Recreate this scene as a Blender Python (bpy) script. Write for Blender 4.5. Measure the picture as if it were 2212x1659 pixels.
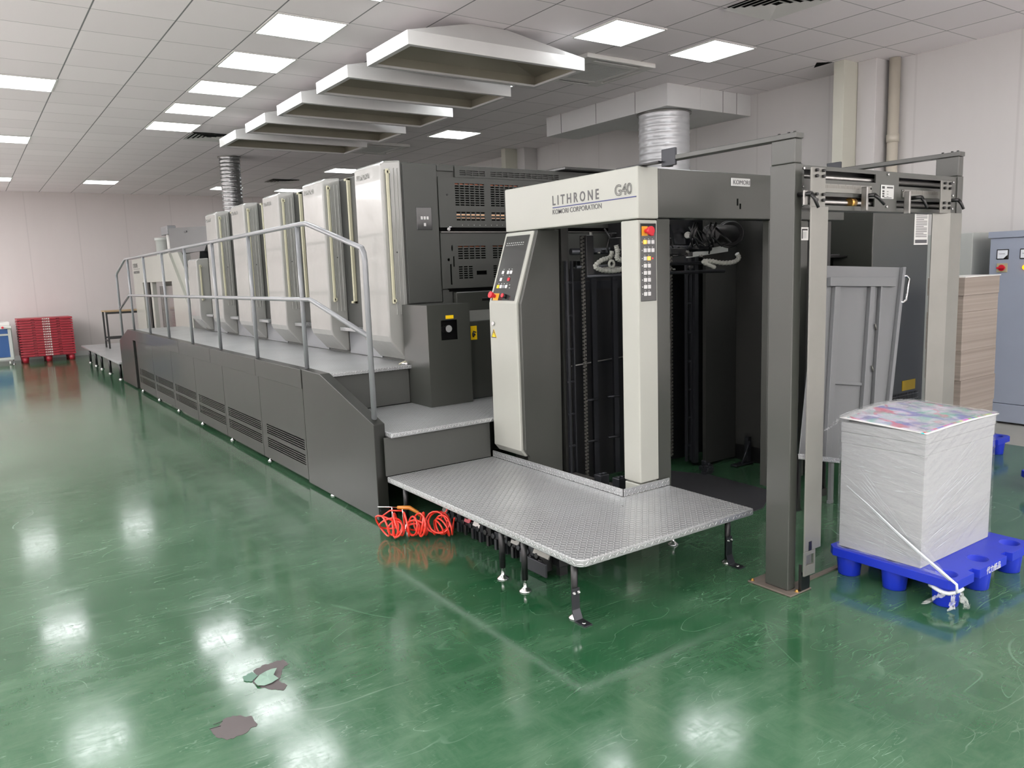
import bpy, bmesh, math, random
from mathutils import Vector, Matrix
from mathutils.geometry import tessellate_polygon
R = random.Random(7)
PI = math.pi
for o in list(bpy.data.objects): bpy.data.objects.remove(o)
sc = bpy.context.scene
C = sc.collection
# ---------------------------------------------------------------- camera, world, exposure
FPX = 1682.42
yaw, pitch, roll = .608463403, -.143961972, -.0350864101
fwd = Vector((math.sin(yaw)*math.cos(pitch), math.cos(yaw)*math.cos(pitch), math.sin(pitch)))
r0 = Vector((math.cos(yaw), -math.sin(yaw), 0)); u0 = r0.cross(fwd)
rt = r0*math.cos(roll)+u0*math.sin(roll); up = rt.cross(fwd)
cd = bpy.data.cameras.new('camera'); cam = bpy.data.objects.new('camera', cd); C.objects.link(cam)
cam.matrix_world = Matrix(((rt.x, up.x, -fwd.x, 0), (rt.y, up.y, -fwd.y, 0), (rt.z, up.z, -fwd.z, 1.55), (0, 0, 0, 1)))
cd.sensor_width = 36; cd.lens = 36*FPX/2212; cd.clip_start = .05; cd.clip_end = 100
sc.camera = cam
sc.view_settings.view_transform = 'Standard'; sc.view_settings.look = 'None'
sc.view_settings.exposure = 0.45; sc.view_settings.gamma = 1; sc.view_settings.use_curve_mapping = False
w = bpy.data.worlds.new('added_sky_fill'); sc.world = w; w.use_nodes = True
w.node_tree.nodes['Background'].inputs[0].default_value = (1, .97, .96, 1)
w.node_tree.nodes['Background'].inputs[1].default_value = 6.8  # bright sky added as fill, entering past the shortened ceiling
sc.cycles.use_denoising = True; sc.cycles.max_bounces = 8; sc.cycles.diffuse_bounces = 4
sc.cycles.glossy_bounces = 4; sc.cycles.transparent_max_bounces = 12
sc.cycles.caustics_reflective = False; sc.cycles.caustics_refractive = False
sc.cycles.sample_clamp_indirect = 6
LIGHT_E = 8.5

# ---------------------------------------------------------------- materials
def hx(h):
    v = [int(h[i:i+2], 16)/255 for i in (0, 2, 4)]
    return tuple(c/12.92 if c < .04045 else ((c+.055)/1.055)**2.4 for c in v)+(1,)
def mat(name, col, rough=.5, metal=0., spec=.5, coat=0., coatr=.05, emis=None, es=0., bump=None, vary=None, trans=0.):
    m = bpy.data.materials.new(name); m.use_nodes = True; nt = m.node_tree; b = nt.nodes['Principled BSDF']
    c = hx(col) if isinstance(col, str) else tuple(col)+(1,)
    b.inputs['Base Color'].default_value = c; b.inputs['Roughness'].default_value = rough
    b.inputs['Metallic'].default_value = metal; b.inputs['Specular IOR Level'].default_value = spec
    b.inputs['Coat Weight'].default_value = coat; b.inputs['Coat Roughness'].default_value = coatr
    b.inputs['Transmission Weight'].default_value = trans
    if emis: b.inputs['Emission Color'].default_value = hx(emis); b.inputs['Emission Strength'].default_value = es
    tc = nt.nodes.new('ShaderNodeTexCoord')
    if vary is None: vary = (2.5, .06)
    n = nt.nodes.new('ShaderNodeTexNoise'); n.inputs['Scale'].default_value = vary[0]; n.inputs['Detail'].default_value = 4
    nt.links.new(tc.outputs['Object'], n.inputs['Vector'])
    mx = nt.nodes.new('ShaderNodeMix'); mx.data_type = 'RGBA'
    mx.inputs[6].default_value = tuple(x*(1-vary[1]) for x in c[:3])+(1,)
    mx.inputs[7].default_value = tuple(min(1, x*(1+vary[1])) for x in c[:3])+(1,)
    nt.links.new(n.outputs['Fac'], mx.inputs[0]); nt.links.new(mx.outputs[2], b.inputs['Base Color'])
    if bump:
        n2 = nt.nodes.new('ShaderNodeTexNoise'); n2.inputs['Scale'].default_value = bump[0]; n2.inputs['Detail'].default_value = 3
        nt.links.new(tc.outputs['Object'], n2.inputs['Vector'])
        bp = nt.nodes.new('ShaderNodeBump'); bp.inputs['Strength'].default_value = bump[1]; bp.inputs['Distance'].default_value = bump[2]
        nt.links.new(n2.outputs['Fac'], bp.inputs['Height']); nt.links.new(bp.outputs[0], b.inputs['Normal'])
    return m
class NB:
    'tiny node builder'
    def __init__(s, m): s.nt = m.node_tree; s.b = s.nt.nodes['Principled BSDF']
    def node(s, t, **k):
        n = s.nt.nodes.new(t)
        for a, v in k.items(): setattr(n, a, v)
        return n
    def put(s, sock, v):
        if isinstance(v, bpy.types.NodeSocket): s.nt.links.new(v, sock)
        else: sock.default_value = v
    def m(s, op, a, b=0., c=0.):
        n = s.node('ShaderNodeMath', operation=op); s.put(n.inputs[0], a); s.put(n.inputs[1], b); s.put(n.inputs[2], c); return n.outputs[0]
    def mix(s, f, a, b):
        n = s.node('ShaderNodeMix', data_type='RGBA'); s.put(n.inputs[0], f); s.put(n.inputs[6], a); s.put(n.inputs[7], b); return n.outputs[2]
    def noise(s, vec, scale, detail=4, rough=.5, dist=0.):
        n = s.node('ShaderNodeTexNoise'); s.put(n.inputs['Vector'], vec); n.inputs['Scale'].default_value = scale
        n.inputs['Detail'].default_value = detail; n.inputs['Roughness'].default_value = rough; n.inputs['Distortion'].default_value = dist; return n.outputs['Fac']
    def ramp(s, f, a, b, lo=0., hi=1.):
        n = s.node('ShaderNodeMapRange'); n.clamp = True; s.put(n.inputs[0], f)
        for i, v in ((1, a), (2, b), (3, lo), (4, hi)): n.inputs[i].default_value = v
        return n.outputs[0]
    def mapping(s, vec, scale=(1, 1, 1), rot=(0, 0, 0), loc=(0, 0, 0)):
        n = s.node('ShaderNodeMapping'); s.put(n.inputs[0], vec); n.inputs['Scale'].default_value = scale; n.inputs['Rotation'].default_value = rot; n.inputs['Location'].default_value = loc; return n.outputs[0]
    def bump(s, h, strength, dist):
        n = s.node('ShaderNodeBump'); s.put(n.inputs['Height'], h); n.inputs['Strength'].default_value = strength; n.inputs['Distance'].default_value = dist
        s.nt.links.new(n.outputs[0], s.b.inputs['Normal'])

M = {}
M['grey'] = mat('charcoal_paint', '3b3d39', .32, coat=.25, coatr=.12)
M['grey2'] = mat('charcoal_paint_matt', '434542', .5)
M['skirt'] = mat('glossy_charcoal_panel', '20221f', .4, metal=0., spec=.25, coat=.25, coatr=.03, bump=(1.2, .08, .02))
M['dark'] = mat('black_machine_paint', '131416', .4)
M['dark2'] = mat('dark_steel', '34363a', .35, metal=.6)
M['black'] = mat('black_plastic', '0c0c0d', .35)
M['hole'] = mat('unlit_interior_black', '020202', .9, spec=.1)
M['white'] = mat('white_machine_paint', 'a1a39b', .35, coat=.2, coatr=.15)
M['film_white'] = mat('film_wrapped_white_cover', '969793', .25, coat=.4, coatr=.04, bump=(3.0, .35, .03))
M['cream'] = mat('aged_cream_plastic', 'b9b79e', .4)
M['alu'] = mat('dull_aluminium', '7a7a75', .42, metal=.5, vary=(6, .14))
M['hood'] = mat('brushed_hood_metal', 'cfd0ce', .35, metal=.3, vary=(3, .1))
M['hood_in'] = mat('darker_hood_inside', '9a9788', .45, metal=.5, vary=(1.5, .25))  # lining coloured darker and yellower than the outer hood metal
M['rail'] = mat('grey_rail_enamel', '7b7e81', .3, coat=.3)
M['chrome'] = mat('chrome', 'cfcfcf', .15, metal=1.)
M['steel'] = mat('worn_steel', '8c8b88', .35, metal=.85, vary=(20, .2))
M['label_white'] = mat('white_sticker', 'd0d0cc', .5)
M['silver_label'] = mat('silver_label', 'b8bab8', .35, metal=.5)
M['ink'] = mat('dark_print', '2a2a2a', .6)
M['ink_grey'] = mat('grey_lettering', '535355', .5)
M['ink_blue'] = mat('navy_line', '1e2a6a', .4)
M['yellow'] = mat('warning_yellow', 'f0c814', .45)
M['orange_plate'] = mat('amber_plate', 'e0a030', .45)
M['red'] = mat('switch_red', 'c42030', .35)
M['btn'] = mat('pale_button', 'cacaca', .4)
M['btn_amber'] = mat('lit_amber_button', 'ffc060', .4, emis='ffa030', es=1.2)
M['led'] = mat('red_indicator_lamp', 'ff4040', .4, emis='ff2020', es=2.)
M['redplastic'] = mat('red_plastic', '9d2030', .38, vary=(8, .1))
M['blueplastic'] = mat('blue_plastic', '162caa', .36, vary=(8, .12))
M['hose'] = mat('red_hose', 'e8392a', .28, coat=.4)
M['tan'] = mat('tan_plastic', 'b8762c', .4)
M['conduit'] = mat('translucent_grey_conduit', '8c8e87', .4)
M['bluegrey'] = mat('blue_grey_cabinet_enamel', '959dac', .4)
M['bluegrey2'] = mat('pale_grey_cabinet_enamel', 'b4b8b4', .4)
M['bluepanel'] = mat('blue_panel', '235089', .4)
M['rubber'] = mat('dark_floor_sheet', '3a3b3e', .45, vary=(3, .3))
M['rust'] = mat('bare_plate_steel', '6a625a', .5, metal=.4, vary=(14, .25))
M['brass'] = mat('brass_bolt', 'b08a4c', .3, metal=.9)
M['wood'] = mat('wooden_board', 'a08868', .5)
M['creamwall'] = mat('cream_column_paint', 'bdbdb0', .5)
M['pipe'] = mat('cream_pipe_plastic', 'b8b2a4', .35)
M['wallpaint'] = mat('white_wall_paint', 'c2c0bf', .6, vary=(1.2, .03))
M['wallpaint2'] = mat('bright_white_wall_paint', 'e4e0e0', .6)
M['bounce_floor'] = mat('pale_unseen_bounce_floor', 'b9b4b4', .5)  # pale floor out of view, added to bounce neutral light upwards
M['gypsum'] = mat('white_box_panel', 'd2d3d2', .55)
M['inner'] = mat('dim_inner_panel_paint', '2b2c2a', .45)
M['hoodgrey'] = mat('mid_grey_hood_enamel', '606263', .4)
M['pilegrey'] = mat('brown_grey_panel', '6b6664', .25, coat=.5)
M['chainmetal'] = mat('oily_chain_steel', '6c6b66', .3, metal=.7)
M['glass'] = mat('meter_face', 'dfe4ea', .1)
M['gloss_dark'] = mat('glossy_dark_enamel', '2f3131', .15, coat=.6)
M['amber_lamp'] = mat('amber_pilot_lamp', 'ffb020', .3, emis='ff9a10', es=1.5)
M['warm'] = mat('warm_dryer_lamp', 'ffc8a0', .4, emis='ffc8a0', es=.6)
M['copper'] = mat('copper_foil_inside', '8a4a30', .3, metal=.6)
M['paper_w'] = mat('white_paper_edges', 'dedfdf', .6)
M['peel'] = mat('bare_concrete_patch', '4f4a4a', .7, vary=(12, .12))
M['peel_flake'] = mat('curled_paint_flake', '748e80', .35)
M['peel_green'] = mat('loose_green_flake', '3f6653', .3)
M['beige'] = mat('beige_button_box', 'b0a888', .4)

def m_plate():
    m = mat('diamond_tread_plate', 'b4b7b8', .34, metal=.6); k = NB(m)
    geo = k.node('ShaderNodeNewGeometry'); sp = k.node('ShaderNodeSeparateXYZ'); k.put(sp.inputs[0], geo.outputs['Position'])
    sn = k.node('ShaderNodeSeparateXYZ'); k.put(sn.inputs[0], geo.outputs['True Normal'])
    flat = k.m('GREATER_THAN', k.m('ABSOLUTE', sn.outputs[2]), .5)
    x, y, z = sp.outputs
    U = k.m('ADD', k.m('MULTIPLY', flat, x), k.m('MULTIPLY', k.m('SUBTRACT', 1, flat), k.m('ADD', x, y)))
    V = k.m('ADD', k.m('MULTIPLY', flat, y), k.m('MULTIPLY', k.m('SUBTRACT', 1, flat), z))
    s = 1/.0215
    u = k.m('MULTIPLY', k.m('ADD', U, 10), s); v = k.m('MULTIPLY', k.m('ADD', V, 10), s)
    par = k.m('MODULO', k.m('ADD', k.m('FLOOR', u), k.m('FLOOR', v)), 2)
    sg = k.m('SUBTRACT', k.m('MULTIPLY', par, 2), 1)
    fu = k.m('SUBTRACT', k.m('FRACT', u), .5); fv = k.m('MULTIPLY', k.m('SUBTRACT', k.m('FRACT', v), .5), sg)
    p = k.m('MULTIPLY', k.m('ADD', fu, fv), .7071); q = k.m('MULTIPLY', k.m('SUBTRACT', fu, fv), .7071)
    d = k.m('ADD', k.m('POWER', k.m('DIVIDE', p, .56), 2), k.m('POWER', k.m('DIVIDE', q, .15), 2))
    h = k.ramp(d, .1, 1.0, 1., 0.)
    k.bump(h, 1., .004)
    n = k.noise(geo.outputs['Position'], 2.2, 4)
    base = k.mix(k.ramp(n, .35, .65), hx('a0a2a3'), hx('adb0b1'))
    k.put(k.b.inputs['Base Color'], k.mix(k.m('MULTIPLY', h, .8), base, hx('e4e6e6')))  # lozenges painted lighter, for worn tips and for their glints
    return m
M['plate'] = m_plate()

def m_floor():
    m = mat('green_epoxy_floor', '1f6a44', .2, coat=0.); k = NB(m)
    g = k.node('ShaderNodeNewGeometry').outputs['Position']
    n1 = k.noise(g, .55, 5, .6); n2 = k.noise(k.mapping(g, (1, 3, 1), (0, 0, .5)), 2.4, 8, .7); n3 = k.noise(k.mapping(g, (4, 1, 1), (0, 0, -.3)), 1.8, 8, .72)
    n4 = k.noise(g, 14, 5, .7)
    streak = k.m('MAXIMUM', k.ramp(n2, .42, .8), k.ramp(n3, .45, .85))
    fa = k.noise(k.mapping(g, (14, 55, 1), (0, 0, .45)), 1, 6, .75, .6); fb = k.noise(k.mapping(g, (50, 12, 1), (0, 0, -.2)), 1, 6, .75, .8)
    fine = k.m('MULTIPLY', k.m('ADD', k.ramp(fa, .42, .68), k.ramp(fb, .45, .7)), .6)
    c = k.mix(k.ramp(n1, .3, .7), hx('134024'), hx('1c4c2f'))
    dust = k.m('MULTIPLY', k.m('ADD', k.m('MULTIPLY', streak, .38), k.ramp(n1, .35, .75, 0, .45)), k.ramp(n4, .25, .75, .8, 1.))
    c = k.mix(k.m('MULTIPLY', dust, .6), c, hx('7d9780'))
    sc_ = None
    for i, (s_, rz, st, wd) in enumerate(((.9, .3, 1, .0022), (1.7, 1.1, 2.2, .0026), (2.6, -.6, 3.5, .004), (4.5, .2, 6, .007), (5.5, 1.5, 7, .008))):
        v = k.mapping(g, (1, st, 1), (0, 0, rz), (i*3.1, i*1.7, 0))
        l = k.m('ABSOLUTE', k.m('SUBTRACT', k.noise(v, s_, 1.5, .4, .4), .5))
        l = k.m('MULTIPLY', k.ramp(l, wd*.4, wd, 1., 0.), k.ramp(k.noise(g, 1.3+i, 3), .52, .68))
        sc_ = l if sc_ is None else k.m('MAXIMUM', sc_, l)
    c = k.mix(k.m('MULTIPLY', sc_, .13), c, hx('b9d6c4'))
    k.put(k.b.inputs['Base Color'], c)
    k.put(k.b.inputs['Roughness'], k.m('ADD', k.m('ADD', .07, k.m('MULTIPLY', streak, .05)), k.m('ADD', k.m('MULTIPLY', k.ramp(n1, .35, .7), .06), k.m('ADD', k.m('MULTIPLY', sc_, .12), k.m('MULTIPLY', fine, .07)))))
    k.b.inputs['Specular IOR Level'].default_value = .85
    hh = k.m('ADD', k.m('MULTIPLY', k.noise(g, 3.5, 2), .9), k.m('ADD', k.m('MULTIPLY', n4, .12), k.m('ADD', k.m('MULTIPLY', fa, .05), k.m('MULTIPLY', sc_, -.05))))
    k.bump(hh, .10, .006)
    return m
M['floor'] = m_floor()
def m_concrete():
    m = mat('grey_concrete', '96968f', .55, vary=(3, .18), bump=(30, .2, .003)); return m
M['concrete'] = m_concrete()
GX, GY, GPX, GPY = 1.025, 6.22, .606, .595
def m_ceiling():
    m = mat('grey_ceiling_tiles', 'e0e2e0', .6); k = NB(m)
    g = k.node('ShaderNodeNewGeometry').outputs['Position']; sp = k.node('ShaderNodeSeparateXYZ'); k.put(sp.inputs[0], g)
    def line(c, o, p, wd):
        f = k.m('FRACT', k.m('ADD', k.m('DIVIDE', k.m('SUBTRACT', c, o), p), 100.5))
        return k.ramp(k.m('ABSOLUTE', k.m('SUBTRACT', f, .5)), wd, wd*1.6, 1., 0.)
    lx = line(sp.outputs[0], GX, GPX, .0075); ly = line(sp.outputs[1], GY, GPY, .0048)
    l = k.m('MAXIMUM', lx, k.m('MULTIPLY', ly, .8))
    # each tile a hair different
    wn = k.node('ShaderNodeTexWhiteNoise', noise_dimensions='2D')
    cb = k.node('ShaderNodeCombineXYZ'); k.put(cb.inputs[0], k.m('FLOOR', k.m('DIVIDE', k.m('SUBTRACT', sp.outputs[0], GX), GPX))); k.put(cb.inputs[1], k.m('FLOOR', k.m('DIVIDE', k.m('SUBTRACT', sp.outputs[1], GY), GPY)))
    k.put(wn.inputs['Vector'], cb.outputs[0])
    tile = k.mix(wn.outputs['Value'], hx('ece7e8'), hx('f2edee'))
    k.put(k.b.inputs['Base Color'], k.mix(l, tile, hx('77797a')))
    k.bump(l, -.5, .004)
    return m
M['ceiling'] = m_ceiling()
def m_wall(name, c, pitch_, axis, off):
    m = mat(name, c, .6); k = NB(m)
    g = k.node('ShaderNodeNewGeometry').outputs['Position']; sp = k.node('ShaderNodeSeparateXYZ'); k.put(sp.inputs[0], g)
    f = k.m('FRACT', k.m('ADD', k.m('DIVIDE', k.m('SUBTRACT', sp.outputs[axis], off), pitch_), 100.5))
    l = k.ramp(k.m('ABSOLUTE', k.m('SUBTRACT', f, .5)), .006, .016, 1., 0.)
    n = k.noise(k.mapping(g, (1, 1, .25)), 1.6, 5, .6)
    b_ = hx(c); base = k.mix(k.ramp(n, .35, .7), b_, tuple(x*.955 for x in b_[:3])+(1,))
    k.put(k.b.inputs['Base Color'], k.mix(k.m('MULTIPLY', l, .18), base, hx('8f8b8b')))
    return m
M['wall_far'] = m_wall('pinkish_sandwich_panels', 'cbc4c2', .98, 0, .35)
M['wall_right'] = m_wall('white_sandwich_panels', 'c9c7c5', .98, 1, .5)
def m_card(name, a, b_, sc_z, strength=1.):
    m = mat(name, a, .7); k = NB(m)
    g = k.node('ShaderNodeNewGeometry').outputs['Position']
    n = k.noise(k.mapping(g, (.15, .15, sc_z)), 1, 3, .6); n2 = k.noise(k.mapping(g, (.1, .1, 4)), 1, 2)
    f = k.m('ADD', k.m('MULTIPLY', n, .7), k.m('MULTIPLY', n2, .5))
    k.put(k.b.inputs['Base Color'], k.mix(k.ramp(f, .45, .72), hx(a), hx(b_)))
    k.bump(n, .3*strength, .003)
    return m
M['card'] = m_card('layered_grey_board', '90867d', '7a7067', 60)
M['paper'] = m_card('white_paper_edges_layered', 'a0a2a3', '939597', 160, .5)
def m_print():
    m = mat('printed_top_sheet', 'd0d0d0', .3); k = NB(m)
    g = k.node('ShaderNodeNewGeometry').outputs['Position']; sp = k.node('ShaderNodeSeparateXYZ'); k.put(sp.inputs[0], g)
    n1 = k.noise(k.mapping(g, (4, 8, 1), (0, 0, .3)), 1.6, 3, .5, .6); n2 = k.noise(k.mapping(g, (6, 3, 1), (0, 0, -.6), (2, 5, 0)), 1.9, 3, .5, .8)
    c = k.mix(k.ramp(n1, .36, .56), hx('4fae98'), hx('cfc4d8'))
    c = k.mix(k.ramp(n2, .5, .6), c, hx('6f6fb4'))
    c = k.mix(k.ramp(k.noise(g, 7, 3, .6, 1.2), .56, .64), c, hx('c4466a'))
    x, y = sp.outputs[0], sp.outputs[1]
    edge = k.m('MAXIMUM', k.m('LESS_THAN', y, 1.755), k.m('MAXIMUM', k.m('GREATER_THAN', y, 2.12), k.m('LESS_THAN', x, 3.45)))
    blk = k.node('ShaderNodeTexWhiteNoise', noise_dimensions='1D'); k.put(blk.inputs['W'], k.m('FLOOR', k.m('MULTIPLY', x, 34)))
    bar = k.m('MULTIPLY', k.m('LESS_THAN', y, 1.75), k.m('GREATER_THAN', y, 1.737))
    c = k.mix(edge, c, hx('d0d0d0'))
    hs = k.node('ShaderNodeHueSaturation'); hs.inputs['Color'].default_value = hx('d0b040'); k.put(hs.inputs['Hue'], blk.outputs['Value'])
    c = k.mix(bar, c, hs.outputs[0])
    k.put(k.b.inputs['Base Color'], c); return m
M['print'] = m_print()
def m_film(name, dens, sc_, rot, st, crink=0.):
    m = bpy.data.materials.new(name); m.use_nodes = True; nt = m.node_tree; k = NB(m)
    out = nt.nodes['Material Output']; b = k.b
    b.inputs['Base Color'].default_value = (.5, .52, .53, 1); b.inputs['Roughness'].default_value = .1; b.inputs['Specular IOR Level'].default_value = .9
    g = k.node('ShaderNodeNewGeometry').outputs['Position']
    # shear so the stretch creases run slantwise on the upright faces
    sp = k.node('ShaderNodeSeparateXYZ'); k.put(sp.inputs[0], g)
    hgt = k.m('SUBTRACT', sp.outputs[2], k.m('MULTIPLY', k.m('SUBTRACT', sp.outputs[0], 3.44), rot[0]))
    hgt = k.m('ADD', hgt, k.m('MULTIPLY', k.m('SUBTRACT', sp.outputs[1], 1.73), rot[1]))
    cb = k.node('ShaderNodeCombineXYZ'); k.put(cb.inputs[0], sp.outputs[0]); k.put(cb.inputs[1], sp.outputs[1]); k.put(cb.inputs[2], hgt)
    n = k.noise(k.mapping(cb.outputs[0], sc_), 1, 3, .5, .15); n2 = k.noise(k.mapping(cb.outputs[0], (sc_[0]*.4, sc_[1]*.4, sc_[2]*2.2)), 1, 4, .6)
    cr = k.noise(g, 38, 4, .6)
    h = k.m('ADD', k.m('ADD', n, k.m('MULTIPLY', n2, .5)), k.m('MULTIPLY', cr, crink))
    k.bump(h, st, .014)
    tr = k.node('ShaderNodeBsdfTransparent'); mx = k.node('ShaderNodeMixShader')
    k.put(mx.inputs[0], k.ramp(k.m('ADD', k.m('MULTIPLY', n2, .7), k.m('MULTIPLY', cr, crink*.5)), .33, .6, dens*.5, min(1, dens*3.)))
    nt.links.new(tr.outputs[0], mx.inputs[1]); nt.links.new(b.outputs[0], mx.inputs[2]); nt.links.new(mx.outputs[0], out.inputs[0])
    return m
M['film'] = m_film('clear_stretch_film', .2, (2.2, 2.2, 34), (.45, -.22), .8)
M['film_top'] = m_film('clear_stretch_film_crinkled', .2, (20, 12, 10), (0, 0), 1., .5)
M['filmrope'] = mat('twisted_film_rope', 'c4c9ce', .2, coat=.6, bump=(60, .6, .004))
M['lamp'] = mat('light_panel_diffuser', 'ffffff', .5, emis='fbfdff', es=LIGHT_E)

# ---------------------------------------------------------------- mesh helpers
OFF = {}
class MB:
    'collects solids in world coordinates; build() links them as ONE object under parent'
    def __init__(s): s.v = []; s.f = []; s.mi = []; s.sm = []; s.cur = 0
    def face(s, idx, smooth=False): s.f.append(tuple(idx)); s.mi.append(s.cur); s.sm.append(smooth)
    def add(s, vs, fs, smooth=False):
        n = len(s.v); s.v += [tuple(v) for v in vs]
        for f in fs: s.face([n+i for i in f], smooth)
        return s
    def box(s, x0, x1, y0, y1, z0, z1):
        vs = [(x, y, z) for x in (x0, x1) for y in (y0, y1) for z in (z0, z1)]
        return s.add(vs, [(0, 1, 3, 2), (4, 6, 7, 5), (0, 4, 5, 1), (2, 3, 7, 6), (0, 2, 6, 4), (1, 5, 7, 3)])
    def prism(s, poly, ax, a0, a1):
        'poly in the two other axes (x: (y,z); y: (x,z); z: (x,y)), extruded from a0 to a1 along ax'
        def mk(p, a): return {'x': (a, p[0], p[1]), 'y': (p[0], a, p[1]), 'z': (p[0], p[1], a)}[ax]
        n = len(poly); vs = [mk(p, a0) for p in poly]+[mk(p, a1) for p in poly]
        return s.add(vs, [tuple(range(n)), tuple(range(2*n-1, n-1, -1))]+[(i, i+n, (i+1) % n+n, (i+1) % n) for i in range(n)])
    def holed(s, outer, holes, ax, a0, a1):
        'a plate with real holes'
        def mk(p, a): return {'x': (a, p[0], p[1]), 'y': (p[0], a, p[1]), 'z': (p[0], p[1], a)}[ax]
        loops = [outer]+list(holes); flat = [p for l in loops for p in l]
        tris = tessellate_polygon([[Vector((p[0], p[1], 0)) for p in l] for l in loops])
        n = len(flat); vs = [mk(p, a0) for p in flat]+[mk(p, a1) for p in flat]
        fs = [tuple(t) for t in tris]+[tuple(i+n for i in reversed(t)) for t in tris]
        k = 0
        for l in loops:
            m_ = len(l)
            fs += [(k+i, k+i+n, k+(i+1) % m_+n, k+(i+1) % m_) for i in range(m_)]; k += m_
        return s.add(vs, fs)
    def cyl(s, p0, p1, r0, r1=None, n=14, caps=True):
        r1 = r0 if r1 is None else r1; p0 = Vector(p0); p1 = Vector(p1); d = (p1-p0).normalized()
        a = d.orthogonal().normalized(); b = d.cross(a); k = len(s.v)
        for p, r in ((p0, r0), (p1, r1)):
            for i in range(n):
                t = 2*PI*i/n; s.v.append(tuple(p+a*math.cos(t)*r+b*math.sin(t)*r))
        for i in range(n): s.face((k+i, k+(i+1) % n, k+n+(i+1) % n, k+n+i), True)
        if caps: s.face([k+i for i in range(n-1, -1, -1)]); s.face([k+n+i for i in range(n)])
        return s
    def tube(s, pts, r, n=8, closed=False):
        pts = [Vector(p) for p in pts]; m_ = len(pts); k = len(s.v)
        rs = r if isinstance(r, (list, tuple)) else [r]*m_
        a = None
        for i, p in enumerate(pts):
            q0 = pts[i-1] if i > 0 else (pts[-1] if closed else None); q1 = pts[i+1] if i < m_-1 else (pts[0] if closed else None)
            d0 = (p-q0).normalized() if q0 else None; d1 = (q1-p).normalized() if q1 else None
            d = (d0+d1 if d0 and d1 else (d0 or d1)); d = d.normalized() if d.length > 1e-6 else d1
            a = d.orthogonal().normalized() if a is None else (a-d*a.dot(d)).normalized(); b = d.cross(a)
            st = 1.
            if d0 and d1: st = 1/max(.5, math.sqrt(max(0, (1+d0.dot(d1))/2)))
            for j in range(n):
                t = 2*PI*j/n; s.v.append(tuple(p+(a*math.cos(t)+b*math.sin(t))*rs[i]*(1 if n > 40 else 1)))
        for i in range(m_-1+(1 if closed else 0)):
            i2 = (i+1) % m_
            for j in range(n): s.face((k+i*n+j, k+i*n+(j+1) % n, k+i2*n+(j+1) % n, k+i2*n+j), True)
        if not closed: s.face([k+j for j in range(n-1, -1, -1)]); s.face([k+(m_-1)*n+j for j in range(n)])
        return s
    def lathe(s, c, prof, n=16):
        'profile of (radius, z) round a vertical axis through c'
        k = len(s.v); m_ = len(prof)
        for r, z in prof:
            for j in range(n):
                t = 2*PI*j/n; s.v.append((c[0]+r*math.cos(t), c[1]+r*math.sin(t), c[2]+z))
        for i in range(m_-1):
            for j in range(n): s.face((k+i*n+j, k+i*n+(j+1) % n, k+(i+1)*n+(j+1) % n, k+(i+1)*n+j), True)
        s.face([k+j for j in range(n-1, -1, -1)]); s.face([k+(m_-1)*n+j for j in range(n)])
        return s
    def text(s, body, size, org, ux, uy, sx=1., thick=.001, outline=False, align='LEFT', bold=0., space=1.):
        cu = bpy.data.curves.new('t', 'FONT'); cu.body = body; cu.size = size; cu.align_x = align; cu.resolution_u = 3
        cu.offset = bold; cu.space_character = space
        if outline: cu.fill_mode = 'NONE'; cu.bevel_depth = size*.018; cu.bevel_resolution = 0
        else: cu.extrude = thick/2
        ob = bpy.data.objects.new('t', cu); C.objects.link(ob)
        dg = bpy.context.evaluated_depsgraph_get(); dg.update()
        me = bpy.data.meshes.new_from_object(ob.evaluated_get(dg)); bpy.data.objects.remove(ob)
        o = Vector(org); ux = Vector(ux).normalized(); uy = Vector(uy).normalized(); un = ux.cross(uy)
        s.add([o+ux*(v.co.x*sx)+uy*v.co.y+un*(v.co.z+thick/2) for v in me.vertices], [tuple(p.vertices) for p in me.polygons])
        bpy.data.meshes.remove(me); return s
    def build(s, name, m, parent=None, bevel=0., seg=2, recalc=True):
        off = OFF.get(parent.name, Vector((0, 0, 0))) if parent else Vector((0, 0, 0))
        if parent is None:
            xs = [v[0] for v in s.v]; ys = [v[1] for v in s.v]; zs = [v[2] for v in s.v]
            off = Vector(((min(xs)+max(xs))/2, (min(ys)+max(ys))/2, min(zs)))
        me = bpy.data.meshes.new(name); me.from_pydata([(v[0]-off.x, v[1]-off.y, v[2]-off.z) for v in s.v], [], s.f)
        for mm in (m if isinstance(m, (list, tuple)) else [m]): me.materials.append(M[mm])
        for p, i, sm in zip(me.polygons, s.mi, s.sm): p.material_index = i; p.use_smooth = sm
        if recalc:
            bm = bmesh.new(); bm.from_mesh(me); bmesh.ops.recalc_face_normals(bm, faces=bm.faces[:]); bm.to_mesh(me); bm.free()
        o = bpy.data.objects.new(name, me); C.objects.link(o)
        if parent: o.parent = parent
        else: o.location = off
        OFF[o.name] = off
        if bevel:
            b = o.modifiers.new('bevel', 'BEVEL'); b.width = bevel; b.segments = seg; b.limit_method = 'ANGLE'; b.angle_limit = math.radians(40)
            b.harden_normals = False
        return o
    def parts(s, name, m, parent, bevel=0.):
        'one object per connected piece'
        par = list(range(len(s.v)))
        def find(a):
            while par[a] != a: par[a] = par[par[a]]; a = par[a]
            return a
        for f in s.f:
            r_ = find(f[0])
            for i in f[1:]: par[find(i)] = r_
        comp = {}
        for k, f in enumerate(s.f): comp.setdefault(find(f[0]), []).append(k)
        res = []
        for fs in comp.values():
            q = MB(); mp = {}
            for k in fs:
                for i in s.f[k]:
                    if i not in mp: mp[i] = len(q.v); q.v.append(s.v[i])
                q.face([mp[i] for i in s.f[k]], s.sm[k])
            res.append(q.build(name, m, parent, bevel))
        return res
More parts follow.
